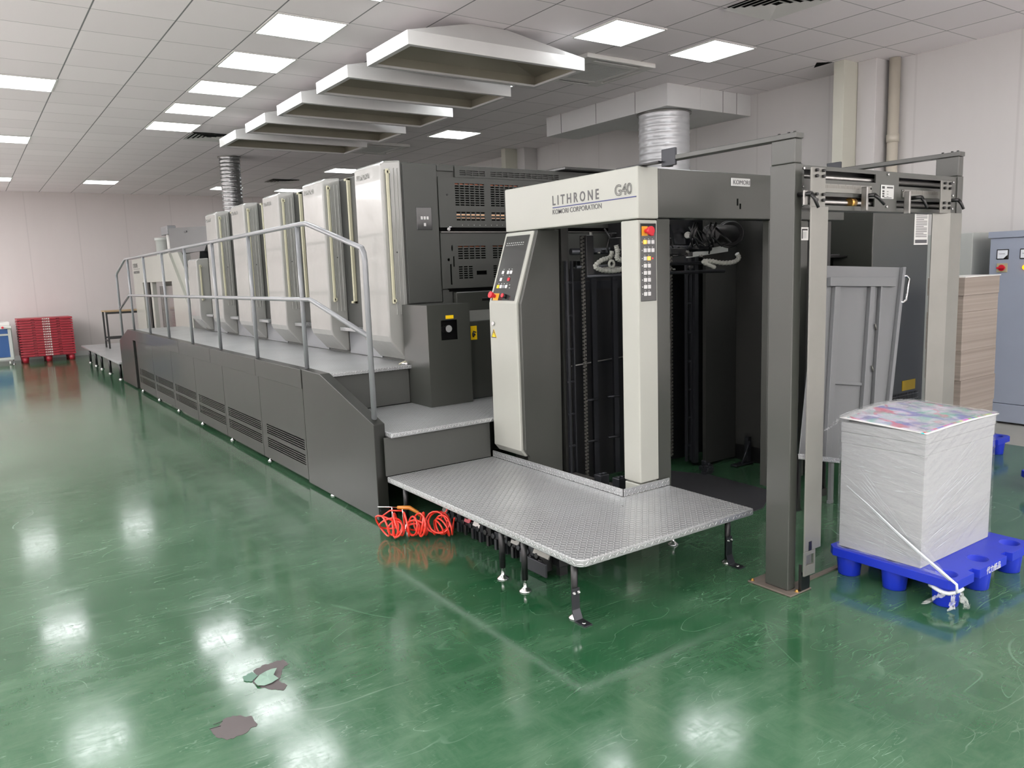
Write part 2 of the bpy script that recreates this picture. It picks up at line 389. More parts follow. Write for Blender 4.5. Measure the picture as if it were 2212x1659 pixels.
def thing(name, loc, label, cat, group=None):
    o = bpy.data.objects.new(name, None); C.objects.link(o); o.location = loc; o.empty_display_size = .1
    OFF[o.name] = Vector(loc); tag(o, label, cat, group); return o
def tag(o, label=None, cat=None, group=None, kind=None):
    if label: o['label'] = label
    if cat: o['category'] = cat
    if group: o['group'] = group
    if kind: o['kind'] = kind
    return o
def struct(o): o['kind'] = 'structure'; return o
def copy_tree(o, delta=(0, 0, 0), label=None, parent=None, skip=()):
    c = o.copy(); C.objects.link(c)
    if parent: c.parent = parent
    else: c.location = Vector(o.location)+Vector(delta)
    if label: c['label'] = label
    for ch in list(o.children):
        if ch in skip: continue
        copy_tree(ch, parent=c)
    return c
def circ(cx, cy, r, n=20, ry=None):
    ry = r if ry is None else ry
    return [(cx+r*math.cos(2*PI*i/n), cy+ry*math.sin(2*PI*i/n)) for i in range(n)]
def rect(x0, x1, y0, y1): return [(x0, y0), (x1, y0), (x1, y1), (x0, y1)]
ORD = ['topmost', 'second', 'third', 'fourth', 'fifth', 'sixth', 'seventh', 'eighth', 'ninth', 'tenth', 'eleventh', 'twelfth', 'thirteenth', 'fourteenth', 'lowest']

# ---------------------------------------------------------------- the room
X0, X1, Y0, Y1, H = -4.5, 8.27, -5.0, 20.0, 3.6
struct(MB().box(-.9, 6.9, -.3, Y1, -.1, 0).build('floor', 'floor'))
struct(MB().box(X0, -.9, Y0, Y1, -.1, 0).build('floor', 'bounce_floor'))  # unseen strip on the left, added to bounce light
struct(MB().box(-.9, X1, Y0, -.3, -.1, 0).build('floor', 'bounce_floor'))  # unseen strip behind the camera, added to bounce light
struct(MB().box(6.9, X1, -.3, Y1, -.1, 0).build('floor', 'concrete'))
struct(MB().box(-2.2, X1, -1.8, Y1, H, H+.1).build('ceiling', 'ceiling'))  # stops short out of view: an added opening for sky light
struct(MB().box(X0-.1, X1+.1, Y1, Y1+.1, -.1, H+.1).build('wall_far', 'wall_far'))
struct(MB().box(X1, X1+.1, Y0, Y1, -.1, H+.1).build('wall_right', 'wall_right'))
struct(MB().box(X0-.1, X0, Y0, Y1, -.1, H+.1).build('wall_left', 'wallpaint2'))
struct(MB().box(X0-.1, X1+.1, Y0-.1, Y0, -.1, H+.1).build('wall_back', 'wallpaint2'))
struct(MB().box(X0, X1, Y1-.012, Y1, 0, .1).build('baseboard_far', 'gypsum'))
# box duct hung under the ceiling, joined of white boards
b = MB().box(6.8, 7.35, 6.48, 8.72, 3.35, H)
b.box(7.35, X1, 6.48, 7.9, 3.35, H)
struct(b.build('trim_1', 'gypsum', bevel=.004))
b = MB()
for x in (7.75, 8.0): b.box(x-.002, x+.002, 6.477, 6.48, 3.35, H)
for y in (7.0, 7.7, 8.4): b.box(6.797, 6.8, y-.002, y+.002, 3.35, H)
struct(b.build('trim_2', 'ink_grey'))
# wall columns: steel flange column and boxed one beside it
for i, dy in enumerate((0, 6.2)):
    b = MB().box(7.76, X1, 4.902+dy, 5.025+dy, 0, H)
    struct(b.build('trim_%d' % (3+2*i), 'creamwall', bevel=.004))
    b = MB().box(8.0, X1, 4.69+dy, 4.90+dy, 0, H)
    struct(b.build('trim_%d' % (4+2*i), 'wallpaint', bevel=.006))
# dark gap where a ceiling tile is cut round the column
o = MB().prism([(7.60, 5.12), (7.74, 5.03), (7.76, 5.26)], 'z', H-.003, H+.001).build('trim_7', 'hole'); struct(o)
b = MB().cyl((8.19, 4.6, 0), (8.19, 4.6, H-.003), .055, n=20); b.cyl((8.19, 4.6, 2.75), (8.19, 4.6, 2.83), .062, n=20)
tag(b.build('drain_pipe', 'pipe'), 'cream plastic drain pipe running up the white wall beside the boxed column', 'pipe')
b = MB().cyl((8.25, 5.3, 0), (8.25, 5.3, H-.003), .012, n=10)
tag(b.build('conduit_pipe', 'steel'), 'thin grey conduit running up the white wall left of the cream column', 'pipe')

# ---------------------------------------------------------------- ceiling fixtures
def light_proto(x, y, label):
    t = thing('ceiling_light', (x+.3, y+.3, H), label, 'ceiling light', 'square light panels in the tiled ceiling')
    b = MB().holed(rect(x+.002, x+.598, y+.002, y+.592), [rect(x+.017, x+.583, y+.017, y+.577)], 'z', H-.012, H-.0005)
    b.build('frame', 'label_white', t)
    MB().box(x+.016, x+.584, y+.016, y+.578, H-.009, H-.003).build('diffuser', 'lamp', t)
    return t
LX = {0: .43, 1: 2.24}
lights = [(2.24, 6.22, 'square light panel, nearest fully visible one of the row left of the hoods'),
 (2.24, 7.41, 'square light panel, second of the row left of the hoods'),
 (2.24, 8.60, 'square light panel, middle one of the row left of the hoods'),
 (2.24, 9.79, 'square light panel, fourth of the row left of the hoods'),
 (2.24, 10.98, 'square light panel, farthest of the row left of the hoods'),
 (2.24, 17.5, 'small looking light panel in the ceiling close to the far wall, above the red pallets'),
 (.43, 9.2, 'light panel cut by the left picture edge, nearest of the three there'),
 (.43, 12.77, 'light panel cut by the left picture edge, middle of the three there'),
 (.43, 17.5, 'light panel cut by the left picture edge, farthest of the three there'),
 (4.71, 5.05, 'square light panel above and behind the right end of the nearest hood'),
 (5.93, 5.05, 'square light panel in the ceiling nearest the boxed duct and white wall'),
 (4.71, 7.36, 'light panel mostly hidden behind the right end of the nearest hood'),
 (5.99, 10.0, 'square light panel alone beyond the hoods, above the press rear'),
 (6.05, 14.3, 'light panel just showing above the second white ink tower'),
 (4.8, 17.9, 'light panel partly hidden by the far silver duct'),
 (6.25, 17.9, 'light panel sliver showing between two white ink towers'),
 (2.24, 5.03, 'light panel touching the top picture edge above the nearest hood'),
 (2.24, 2.65, None), (.43, 5.6, None), (.43, 2.0, None), (4.71, 2.6, None), (5.93, 2.6, None), 
 (-1.4, 17.5, None), (-1.4, 15.1, None), (-1.4, 12.77, None), (-1.4, 9.2, None), (-1.4, 5.6, None), (-1.4, 2.0, None)]  # entries without a label are unseen panels added to brighten the room
lp = None
for x, y, lab in lights:
    lab = lab or 'unseen square light panel added out of view to light the room'
    if lp is None: lp = light_proto(x, y, lab); lx, ly = x, y
    else: copy_tree(lp, (x-lx, y-ly, 0), lab)

def diffuser(x, y, label):
    t = thing('air_diffuser', (x+.3, y+.3, H), label, 'air vent', 'square air diffusers in the ceiling')
    b = MB(); c = .297
    for k in range(5):
        r0, r1 = c-k*.055, c-k*.055-.043
        vs = [(x+.3+sx*r, y+.297+sy*r, z) for r, z in ((r0, H-.017), (r1, H-.006)) for sx, sy in ((-1, -1), (1, -1), (1, 1), (-1, 1))]
        b.add(vs, [(i, (i+1) % 4, (i+1) % 4+4, i+4) for i in range(4)])
    b.build('louvre', 'label_white', t, recalc=False)
    MB().box(x+.02, x+.58, y+.02, y+.57, H-.003, H-.0005).build('duct_mouth', 'hole', t)
    return t
d0 = diffuser(5.30, 3.84, 'square white louvred air diffuser at the top edge above the right light panels')
copy_tree(d0, (2.85-5.30, 11.57-3.84, 0), 'square louvred air diffuser just beyond the row of lights left of the hoods')
copy_tree(d0, (5.5-5.30, 16.25-3.84, 0), 'small looking louvred air diffuser far off above the middle ink towers')

def cassette(x, y, label):
    t = thing('ceiling_air_conditioner', (x+.46, y+.46, H), label, 'air conditioner', 'cassette air conditioners in the ceiling')
    slots = [rect(x+.16, x+.76, y+.045, y+.095), rect(x+.16, x+.76, y+.825, y+.875), rect(x+.045, x+.095, y+.16, y+.76), rect(x+.825, x+.875, y+.16, y+.76)]
    MB().holed(rect(x, x+.92, y, y+.92), slots+[rect(x+.17, x+.75, y+.17, y+.75)], 'z', H-.045, H-.001).build('casing', 'label_white', t, .006)
    MB().box(x+.03, x+.89, y+.03, y+.89, H-.012, H-.0015).build('inner_duct', 'hole', t)
    g = MB()
    for k in range(24): g.box(x+.175, x+.745, y+.178+k*.0237, y+.19+k*.0237, H-.043, H-.03)
    for xx in (x+.175, x+.74): g.box(xx, xx+.006, y+.175, y+.745, H-.043, H-.03)
    g.build('intake_grille', 'bluegrey2', t)
    MB().box(x+.172, x+.748, y+.172, y+.748, H-.03, H-.02).build('filter_pad', 'silver_label', t)
    for (a, c, e, f) in ((.17, .75, .05, .075), (.17, .75, .84, .865)):
        MB().add([(x+a, y+e, H-.047), (x+c, y+e, H-.047), (x+c, y+f, H-.03), (x+a, y+f, H-.03)], [(0, 1, 2, 3)]).build('air_flap', 'label_white', t)
    return t
a0 = cassette(5.16, 5.95, 'white cassette air conditioner just behind the right end of the nearest hood')
copy_tree(a0, (.02, 5.4, 0), 'white cassette air conditioner far off beyond the farthest hoods')

# exhaust hoods over the press
def hood(y, label):
    t = thing('exhaust_hood', (3.9, y+.37, 3.3), label, 'exhaust hood', 'sheet metal exhaust hoods hung in a row over the press')
    xa, xb, ya, yb, z0, z1 = 3.015, 4.785, y, y+.74, 3.3, 3.405
    b = MB()
    def ringv(r): return [(xa+r, ya+r), (xb-r, ya+r), (xb-r, yb-r), (xa+r, yb-r)]
    o_, i_ = ringv(0), ringv(.045)
    vs = [(*p, z0) for p in o_]+[(*p, z1) for p in o_]+[(*p, z0) for p in i_]+[(*p, z0+.018) for p in i_]+[(*p, z0+.018) for p in ringv(.006)]+[(*p, z1) for p in ringv(.006)]
    fs = []
    for i in range(4):
        j = (i+1) % 4
        fs += [(i, j, 4+j, 4+i), (i, 8+i, 8+j, j), (8+i, 12+i, 12+j, 8+j), (12+i, 16+i, 16+j, 12+j)]
    b.add(vs, fs); b.build('rim', 'hood', t)
    n0 = [(3.72, y+.19), (4.08, y+.19), (4.08, y+.55), (3.72, y+.55)]
    b = MB()
    vs = [(*p, z1) for p in o_]+[(*p, 3.598) for p in n0]
    b.add(vs, [(i, (i+1) % 4, 4+(i+1) % 4, 4+i) for i in range(4)]); b.build('canopy', 'hood', t)
    b = MB(); q = ringv(.006)
    vs = [(*p, z0+.019) for p in q]+[(*p, z1-.004) for p in q]+[(*((p[0]-3.9)*.97+3.9, p[1]), 3.59) for p in n0]
    b.add(vs, [(i, (i+1) % 4, 4+(i+1) % 4, 4+i) for i in range(4)]+[(4+i, 4+(i+1) % 4, 8+(i+1) % 4, 8+i) for i in range(4)]+[(8, 9, 10, 11)])
    b.build('lining', 'hood_in', t)
    return t
PITCH = 1.146
h0 = hood(5.56, 'large galvanised exhaust hood, nearest of the five over the press')
for i, l in enumerate(('second nearest of the five galvanised exhaust hoods over the press', 'middle one of the five galvanised exhaust hoods over the press', 'fourth of the five galvanised exhaust hoods, second farthest away', 'farthest of the five galvanised exhaust hoods over the press')):
    copy_tree(h0, (0, (i+1)*1.146, 0), l)

def duct(cx, cy, r, z0, z1, label, m, flex):
    t = thing('spiral_duct', (cx, cy, z0), label, 'duct')
    prof = []; n = int((z1-z0)/flex)
    for k in range(n+1):
        z = k*(z1-z0)/n; prof += [(r, z), (r, z+.7*(z1-z0)/n), (r*1.012+.002, z+.8*(z1-z0)/n)] if k < n else [(r, z)]
    MB().lathe((cx, cy, z0), prof, 36).build('duct_skin', m, t)
    MB().cyl((cx, cy, z1-.02), (cx, cy, z1-.002), r+.022, n=36).build('flange', 'steel', t)
M['duct1'] = mat('silver_white_duct_foil', 'c9cbcd', .35, metal=.3, bump=(6, .35, .02)); M['duct2'] = mat('bright_spiral_duct', '8d8f8f', .22, metal=.95, bump=(7, .5, .02))
duct(7.12, 6.84, .30, 1.9, 3.35, 'wide pale ribbed metal duct dropping from the white box below the ceiling', 'duct1', .075)
duct(3.92, 13.66, .165, 2.46, H, 'slim shiny spiral duct dropping from the ceiling behind the farthest hood', 'duct2', .06)
# ---------------------------------------------------------------- printing units
UY = 5.38
def handle_bar(y, x, z0, z1, parent, nm='handle'):
    b = MB().box(x-.011, x+.011, y-.028, y-.012, z0, z1)
    for z in (z0+.01, z1-.035): b.box(x-.008, x+.022, y-.028, y+.004, z, z+.025)
    return b.build(nm, 'cream', parent, .004)
def printing_unit(y, label):
    t = thing('printing_unit', (3.9, y+.55, 0), label, 'printing unit', 'printing units of the press in a row')
    MB().box(2.80, 5.0, y, y+PITCH-.004, .06, 2.385).build('body', 'grey2', t, .008)
    # tall white ink cover standing proud of the body
    y1 = y+.475
    prof = [(2.80, 2.40), (2.66, 2.388), (2.632, 2.37), (2.625, 1.09), (2.64, 1.045), (2.765, .90), (2.80, .888)]
    MB().prism(prof, 'y', y-.004, y1).build('ink_cover', 'film_white', t, .014, 3)
    b = MB()
    for x in (2.70, 2.735, 2.765): b.box(x, x+.008, y-.012, y-.003, 1.25, 2.34)
    b.parts('cover_rib', 'film_white', t, .003)
    handle_bar(y, 2.675, 1.335, 2.33, t)
    b = MB().box(2.772, 2.80, y+.93, y+.955, 1.32, 2.375)
    for z in (1.32, 2.355): b.box(2.772, 2.80, y+.93, y+1.0, z, z+.02)
    b.build('guard_bar', 'cream', t, .003)
    MB().box(2.70, 2.80, y+.80, y+PITCH-.03, 1.085, 1.115).build('foot_rest', 'plate', t, .003)
    MB().box(2.79, 2.80, y+.48, y+PITCH-.02, .88, 1.07).build('kick_panel', 'rail', t)
    b = MB().text('KOMORI', .055, (2.6265, y+.42, 2.285), (0, -1, 0), (0, 0, 1), 1., .004)
    b.build('embossed_lettering', 'film_white', t)
    MB().cyl((2.73, y-.006, 1.72), (2.73, y-.003, 1.72), .006, n=8).parts('screw', 'ink', t)
    return t
pu = printing_unit(UY, 'nearest of the five tall printing units with film wrapped white covers, vented end face')
for i, l in enumerate(('tall white covered printing unit, second nearest of the five behind the handrail', 'middle one of the five tall white covered printing units', 'fourth of the five tall white covered printing units, seen through the handrail', 'farthest and smallest looking of the five tall white covered printing units')):
    copy_tree(pu, (0, (i+1)*PITCH, 0), l)
# end face of the nearest unit
ye = UY-.001
def grille(b, x0, x1, z0, z1, nc, nr, gapx=.008, gapz=.45):
    holes = []; cw = (x1-x0)/nc; ch = (z1-z0)/nr
    for i in range(nc):
        for j in range(nr): holes.append(rect(x0+i*cw+gapx/2, x0+(i+1)*cw-gapx/2, z0+j*ch+ch*gapz/2, z0+(j+1)*ch-ch*gapz/2))
    return holes
MB().box(2.803, 3.095, ye-.02, ye, 1.33, 2.378).build('side_cover', 'grey2', pu, .003)
MB().box(3.1, 3.40-.15, ye-.018, ye, 2.335, 2.378).build('top_hatch', 'grey2', pu, .002)
hs = grille(0, 3.30, 3.545, 2.305, 2.35, 4, 3)+grille(0, 3.59, 4.30, 2.305, 2.35, 12, 3)
MB().holed(rect(3.26, 4.98, 2.292, 2.378), hs, 'y', ye-.018, ye-.010).build('top_vent_panel', 'grey2', pu)
hs = grille(0, 3.245, 3.525, 2.07, 2.25, 6, 10)+grille(0, 3.58, 3.86, 2.07, 2.25, 6, 10)+grille(0, 3.915, 4.195, 2.07, 2.25, 6, 10)+grille(0, 4.25, 4.53, 2.07, 2.25, 6, 10)
hs += grille(0, 3.25, 3.525, 1.955, 2.03, 6, 4)+grille(0, 3.58, 3.86, 1.955, 2.03, 6, 4)+grille(0, 3.915, 4.195, 1.955, 2.03, 6, 4)
up_ = MB().holed(rect(3.10, 4.98, 1.905, 2.288), hs, 'y', ye-.028, ye-.020).build('upper_guard_panel', 'grey2', pu)
MB().box(3.10, 4.98, ye-.024, ye-.0235+.0225, 1.875, 1.905).build('shadow_gap', 'hole', pu)
MB().box(3.10, 4.98, ye-.04, ye, 1.865, 1.873).build('ledge', 'steel', pu)
hs = grille(0, 3.25, 3.52, 1.655, 1.765, 5, 6)+grille(0, 3.58, 3.86, 1.655, 1.765, 5, 6)+grille(0, 3.915, 4.2, 1.655, 1.765, 5, 6)
hs += grille(0, 3.25, 3.39, 1.50, 1.605, 3, 6)+grille(0, 3.58, 3.72, 1.50, 1.605, 3, 6)
hs += [rect(3.42, 3.52, 1.53, 1.562), rect(3.205, 3.218, 1.60, 1.68), circ(3.165, 1.655, .012, 10), circ(3.20, 1.745, .008, 10, .025), rect(3.175, 3.19, 1.46, 1.62)]
MB().holed(rect(3.10, 4.98, 1.43, 1.86), hs, 'y', ye-.028, ye-.020).build('lower_guard_panel', 'grey2', pu)
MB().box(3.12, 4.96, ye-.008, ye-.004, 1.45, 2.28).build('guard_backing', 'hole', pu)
b = MB()
for z in (1.978, 2.005): b.cyl((3.24, ye-.012, z), (4.2, ye-.012, z), .004, n=6)
b.parts('dryer_lamp_tube', 'warm', pu)
b = MB()
for z in (2.232, 1.745, 1.755): b.box(3.24, 4.5, ye-.014, ye-.009, z, z+.012)
b.parts('copper_strip', 'copper', pu)
b = MB().box(3.16, 4.98, ye-.02, ye, 1.405, 1.428); b.build('lower_gap', 'hole', pu)
MB().box(3.20, 4.98, ye-.06, ye, 1.20, 1.40).build('drawer_panel', 'grey', pu, .006)
MB().box(3.44, 3.54, ye-.064, ye-.05, 1.32, 1.345).build('drawer_grip', 'black', pu, .004)
MB().box(3.103, 3.19, ye-.018, ye, 1.15, 1.42).build('filler_panel', 'grey2', pu)
b = MB()
for i in range(14): b.text('%d' % ((i*7+3) % 9), .014, (3.30+i*.055, ye-.0285, 1.918), (1, 0, 0), (0, 0, 1))
b.build('scale_numbers', 'silver_label', pu)
b = MB().cyl((3.17, ye-.045, 1.89), (3.17, ye-.02, 1.89), .013); b.cyl((3.17, ye-.045, 1.905), (3.20, ye-.045, 1.905), .006); b.build('latch', 'chrome', pu)
b = MB().cyl((3.175, ye-.034, 2.155), (3.175, ye-.02, 2.155), .008, n=8); b.parts('screw', 'ink', pu)
bp = MB().box(2.90, 3.033, ye-.024, ye-.019, 1.885, 2.055).build('button_plate', 'gloss_dark', pu, .004)
b = MB()
for x, z in ((2.943, 1.975), (2.968, 1.975), (2.993, 1.975), (2.968, 1.925)): b.box(x-.009, x+.009, ye-.03, ye-.024, z-.012, z+.012)
b.parts('push_button', 'btn', bp, .002)
MB().box(4.3, 5.0, UY-.1, UY+1.0, 2.386, 2.41).build('top_cover_step', 'gloss_dark', pu, .004)
# gauge box between the walkway and the end face
t = thing('gauge_box', (2.9, 5.1, .58), 'charcoal box with a round dial in a recess, standing on the middle step', 'machine cabinet')
outer = rect(2.725, 3.085, .582, 1.325); hole = rect(2.836, 2.975, 1.065, 1.21)
MB().holed(outer, [hole], 'y', 4.95, 4.956).build('front_panel', 'grey', t)
MB().box(2.725, 3.085, 5.03, 5.335, .582, 1.325).box(2.725, 2.735, 4.956, 5.03, .582, 1.325).box(3.075, 3.085, 4.956, 5.03, .582, 1.325).box(2.735, 3.075, 4.956, 5.03, 1.315, 1.325).build('casing', 'grey', t)
MB().box(2.737, 3.073, 5.0, 5.006, .6, 1.31).build('recess_back', 'black', t)
b = MB().cyl((2.915, 4.975, 1.145), (2.915, 5.0, 1.145), .034, n=20); g_ = b.build('gauge_ring', 'chrome', t)
MB().cyl((2.915, 4.972, 1.145), (2.915, 4.975, 1.145), .026, n=20).build('gauge_face', 'silver_label', g_)
MB().cyl((2.87, 4.975, 1.145), (2.87, 5.0, 1.145), .022, .03, n=14).build('knob', 'black', t)
MB().box(2.878, 2.944, 4.9485, 4.9505, 1.22, 1.245).build('warning_sticker', 'yellow', t)
t = thing('low_cover_box', (3.25, 5.2, .3), 'low charcoal box with a yellow hand warning sticker, between gauge box and white control cabinet', 'machine cabinet')
MB().box(3.09, 3.6, 5.05, 5.33, .582, 1.185).build('casing', 'grey', t, .005)
MB().box(3.15, 3.205, 5.047, 5.051, 1.04, 1.145).build('warning_sticker', 'yellow', t)
b = MB().cyl((3.165, 5.045, 1.095), (3.185, 5.045, 1.075), .008, n=8); b.cyl((3.17, 5.045, 1.105), (3.195, 5.045, 1.095), .005, n=6); b.cyl((3.165, 5.045, 1.085), (3.172, 5.045, 1.06), .006, n=6)
b.build('hand_symbol', 'ink', t)
b = MB().prism([(5.07, 1.185), (5.3, 1.185), (5.3, 1.25)], 'x', 3.12, 3.5); b.build('sloped_tray', 'alu', t)

# ---------------------------------------------------------------- short unit and feeder at the far end
y6 = UY+5*PITCH
t = thing('short_unit', (3.9, y6+.5, 0), 'short white covered unit beyond the five tall ones, in front of the feeder', 'printing unit')
MB().box(2.80, 5.0, y6, y6+1.1, .06, 1.80).build('body', 'grey2', t, .008)
MB().prism([(2.80, 1.87), (2.66, 1.86), (2.632, 1.84), (2.625, 1.09), (2.64, 1.045), (2.765, .90), (2.80, .888)], 'y', y6-.004, y6+.475).build('ink_cover', 'film_white', t, .014, 3)
handle_bar(y6, 2.675, 1.30, 1.78, t)
t = thing('feeder', (3.9, 14.5, 0), 'white and grey sheet feeder at the far end of the press, with a dark opening', 'printing press feeder')
MB().holed([(12.3, .1), (16.85, .1), (16.85, 2.02), (12.9, 2.02), (12.3, 1.55)], [rect(13.5, 15.97, .12, 1.575)], 'x', 2.80, 2.86).build('side_panel', 'white', t, .004)
MB().box(2.87, 5.0, 12.31, 16.8, 1.60, 1.98).build('frame_top', 'grey2', t)
MB().box(2.87, 5.0, 12.31, 13.45, .1, 1.6).build('frame_base', 'grey2', t)
MB().box(2.96, 5.0, 13.46, 15.3, .1, 1.5).build('pile_side', 'pilegrey', t)
MB().box(3.3, 5.0, 15.31, 16.5, .1, 1.59).build('pile_side', 'label_white', t)
MB().box(2.87, 2.93, 15.75, 15.92, .1, 1.6).build('post', 'black', t)
MB().box(2.83, 2.90, 15.25, 15.42, .1, 1.58).build('post', 'white', t)
MB().prism([(11.7, 1.985), (13.85, 2.0), (13.875, 2.44), (11.1, 2.30)], 'x', 2.9, 4.9).build('sheet_hood', 'hoodgrey', t, .006)
MB().box(2.885, 2.9, 12.6, 12.75, 2.30, 2.325).build('hood_grip', 'ink_grey', t)
MB().prism([(12.35, 1.2), (12.6, 1.2), (13.6, 2.02), (13.35, 2.02)], 'x', 2.76, 2.80).build('diagonal_brace', 'white', t)
MB().prism([(11.75, 1.98), (12.35, 1.98), (12.2, 1.68), (11.9, 1.68)], 'x', 2.85, 3.2).build('drive_cover', 'gloss_dark', t)
b = MB().text('LITHRONE', .12, (2.799, 16.75, 1.86), (0, -1, 0), (0, 0, 1), .8); b.box(2.798, 2.80, 16.1, 16.75, 1.83, 1.838); b.text('KOMORI CORPORATION', .07, (2.799, 16.75, 1.75), (0, -1, 0), (0, 0, 1), .75)
b.build('lettering', 'ink_grey', t)
t = thing('spray_powder_tank', (3.0, 14.6, 2.0), 'small pale canister on top of the feeder beside the grey hood', 'canister')
MB().lathe((3.0, 14.75, 2.021), [(.13, 0), (.14, .01), (.14, .26), (.155, .265), (.155, .31)], 20).build('tank', 'bluegrey2', t)
MB().box(2.93, 3.07, 14.1, 14.6, 2.36, 2.50).build('motor_block', 'rail', t, .01)
MB().tube([(3.0, 14.3, 2.021), (3.0, 14.3, 2.37)], .05).build('stand_pipe', 'label_white', t)

# ---------------------------------------------------------------- raised walkway with skirt and handrail
wk = thing('raised_walkway', (2.4, 9, 0), 'raised tread plate walkway with charcoal skirt, steps and grey handrail along the press', 'walkway')
seams = [5.60, 6.66, 7.80, 8.945, 10.09, 11.235, 12.38]
XS = 2.0
MB().prism([(4.385, .02), (5.60, .02), (5.60, .885), (5.235, .88), (4.385, .635)], 'x', XS, 2.075).build('sloped_end_panel', 'skirt', wk, .004)
for i in range(6):
    a, c = seams[i]+.003, seams[i+1]-.003
    hs = []
    ya, yb = (5.64, 6.53) if i == 0 else (seams[i]+.03, seams[i+1]-.10)
    for z0 in (.145, .262):
        for k in range(5): hs.append(rect(ya, yb, z0+k*.0178, z0+k*.0178+.009))
    MB().holed(rect(a, c, .04, .735), hs, 'x', XS, XS+.006).build('skirt_panel', 'skirt', wk)
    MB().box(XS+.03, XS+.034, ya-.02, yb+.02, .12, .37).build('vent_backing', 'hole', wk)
for a, c in ((5.60, 6.71), (6.713, 8.2), (8.203, 9.6), (9.603, 12.60)):
    MB().box(XS-.006, 2.075, a, c, .736, .882).build('upper_band', 'skirt', wk, .003)
MB().prism([(12.60, .02), (13.80, .02), (13.80, .68), (12.95, .88), (12.60, .882)], 'x', XS-.004, 2.075).build('sloped_end_panel', 'skirt', wk, .004)
MB().box(2.03, 2.07, 5.61, 12.59, .03, .735).build('inner_frame', 'black', wk)
MB().box(2.076, 2.80, 5.235, 13.0, .848, .874).build('upper_deck', 'plate', wk, .004)
MB().box(2.076, 2.72, 5.275, 5.29, .585, .847).build('riser', 'grey2', wk)
MB().prism([(2.077, 4.305), (2.82, 4.305), (3.6, 4.31), (3.6, 5.27), (2.077, 5.27)], 'z', .552, .581).build('middle_step', 'plate', wk, .004)
MB().box(2.05, 2.83, 4.345, 4.36, .307, .551).build('riser', 'grey2', wk)
# handrail
hr = MB(); XR = 2.045
top = [(XR, 4.466, .63), (XR, 4.466, 1.64), (XR, 4.475, 1.69), (XR, 4.50, 1.722), (XR, 5.36, 1.922), (XR, 5.42, 1.932), (XR, 5.5, 1.934), (XR, 12.85, 1.92), (XR, 12.9, 1.912), (XR, 13.70, 1.73), (XR, 13.755, 1.70), (XR, 13.76, 1.65), (XR, 13.76, .70)]
rail = hr.tube(top, .0175, 10).build('handrail', 'rail', wk)
MB().tube([(XR, 4.466, 1.175), (XR, 5.37, 1.385), (XR, 5.43, 1.397), (XR, 12.78, 1.39), (XR, 12.84, 1.383), (XR, 13.76, 1.165)], .0165, 10).build('middle_rail', 'rail', rail)
for y in (5.594, 6.776, 7.951, 9.10, 10.288, 11.461, 12.663):
    MB().cyl((XR, y, .874), (XR, y, 1.925), .0165, n=10).build('post', 'rail', rail)
for y in (5.2, 6.6, 7.75, 8.9, 10.05, 11.2, 12.35):
    MB().lathe((2.035, y, 0), [(.028, 0), (.028, .006), (.012, .016), (.01, .05)], 12).build('levelling_foot', 'chrome', wk)

# far low platform
t = thing('far_tread_platform', (2.5, 16, 0), 'low tread plate platform on short black legs by the feeder at the far wall', 'platform')
MB().box(1.95, 2.79, 13.83, 18.6, .285, .315).build('deck', 'plate', t, .004)
for x, y in ((2.02, 17.9), (2.02, 17.05), (2.02, 16.3), (2.02, 15.3), (2.02, 14.2), (2.7, 18.4)):
    l = MB().cyl((x, y, .02), (x, y, .284), .022, n=10).build('leg', 'black', t)
    MB().lathe((x, y, 0), [(.04, 0), (.035, .01), (.012, .03)], 12).build('levelling_foot', 'chrome', l)
t = thing('work_table', (2.6, 17.4, .316), 'narrow wooden topped table with black legs on the far low platform', 'table')
MB().box(2.25, 2.95, 17.0, 17.5, 1.03, 1.055).build('tabletop', 'wood', t, .003)
for x, y in ((2.28, 17.03), (2.92, 17.03), (2.28, 17.47), (2.92, 17.47)): MB().box(x-.015, x+.015, y-.015, y+.015, 0 if x > 2.79 else .316, 1.03).build('leg', 'ink', t)
b = MB().box(2.28, 2.92, 17.02, 17.04, .5, .53).box(2.28, 2.92, 17.46, 17.48, .5, .53).box(2.27, 2.29, 17.03, 17.47, .45, .48); b.box(2.28, 2.92, 17.02, 17.04, .99, 1.03); b.parts('stretcher', 'ink', t)

# ---------------------------------------------------------------- near low platform
pf = thing('near_tread_platform', (2.5, 3.3, 0), 'low tread plate platform on black legs in front of the delivery', 'platform')
cr = .05
arc = [(2.045+cr-cr*math.cos(a), 2.475+cr-cr*math.sin(a)) for a in [PI/2*i/6 for i in range(7)]]
out = [(2.05, 4.342)]+arc+[(3.197, 2.465), (3.197, 3.05), (2.845, 3.055), (2.845, 4.342)]
MB().prism(out, 'z', .270, .305).build('deck', 'plate', pf, .006, 3)
MB().box(2.843, 2.849, 3.06, 4.34, .3055, .347).build('toe_board', 'plate', pf, .0015)
MB().box(2.849, 3.205, 3.052, 3.058, .3055, .347).build('toe_board', 'plate', pf, .0015)
b = MB()
for x, y in ((2.72, 2.93), (2.46, 2.95), (2.24, 3.02)): b.lathe((x, y, .3052), [(.007, 0), (.005, .002)], 10)
b.parts('screw', 'chrome', pf)
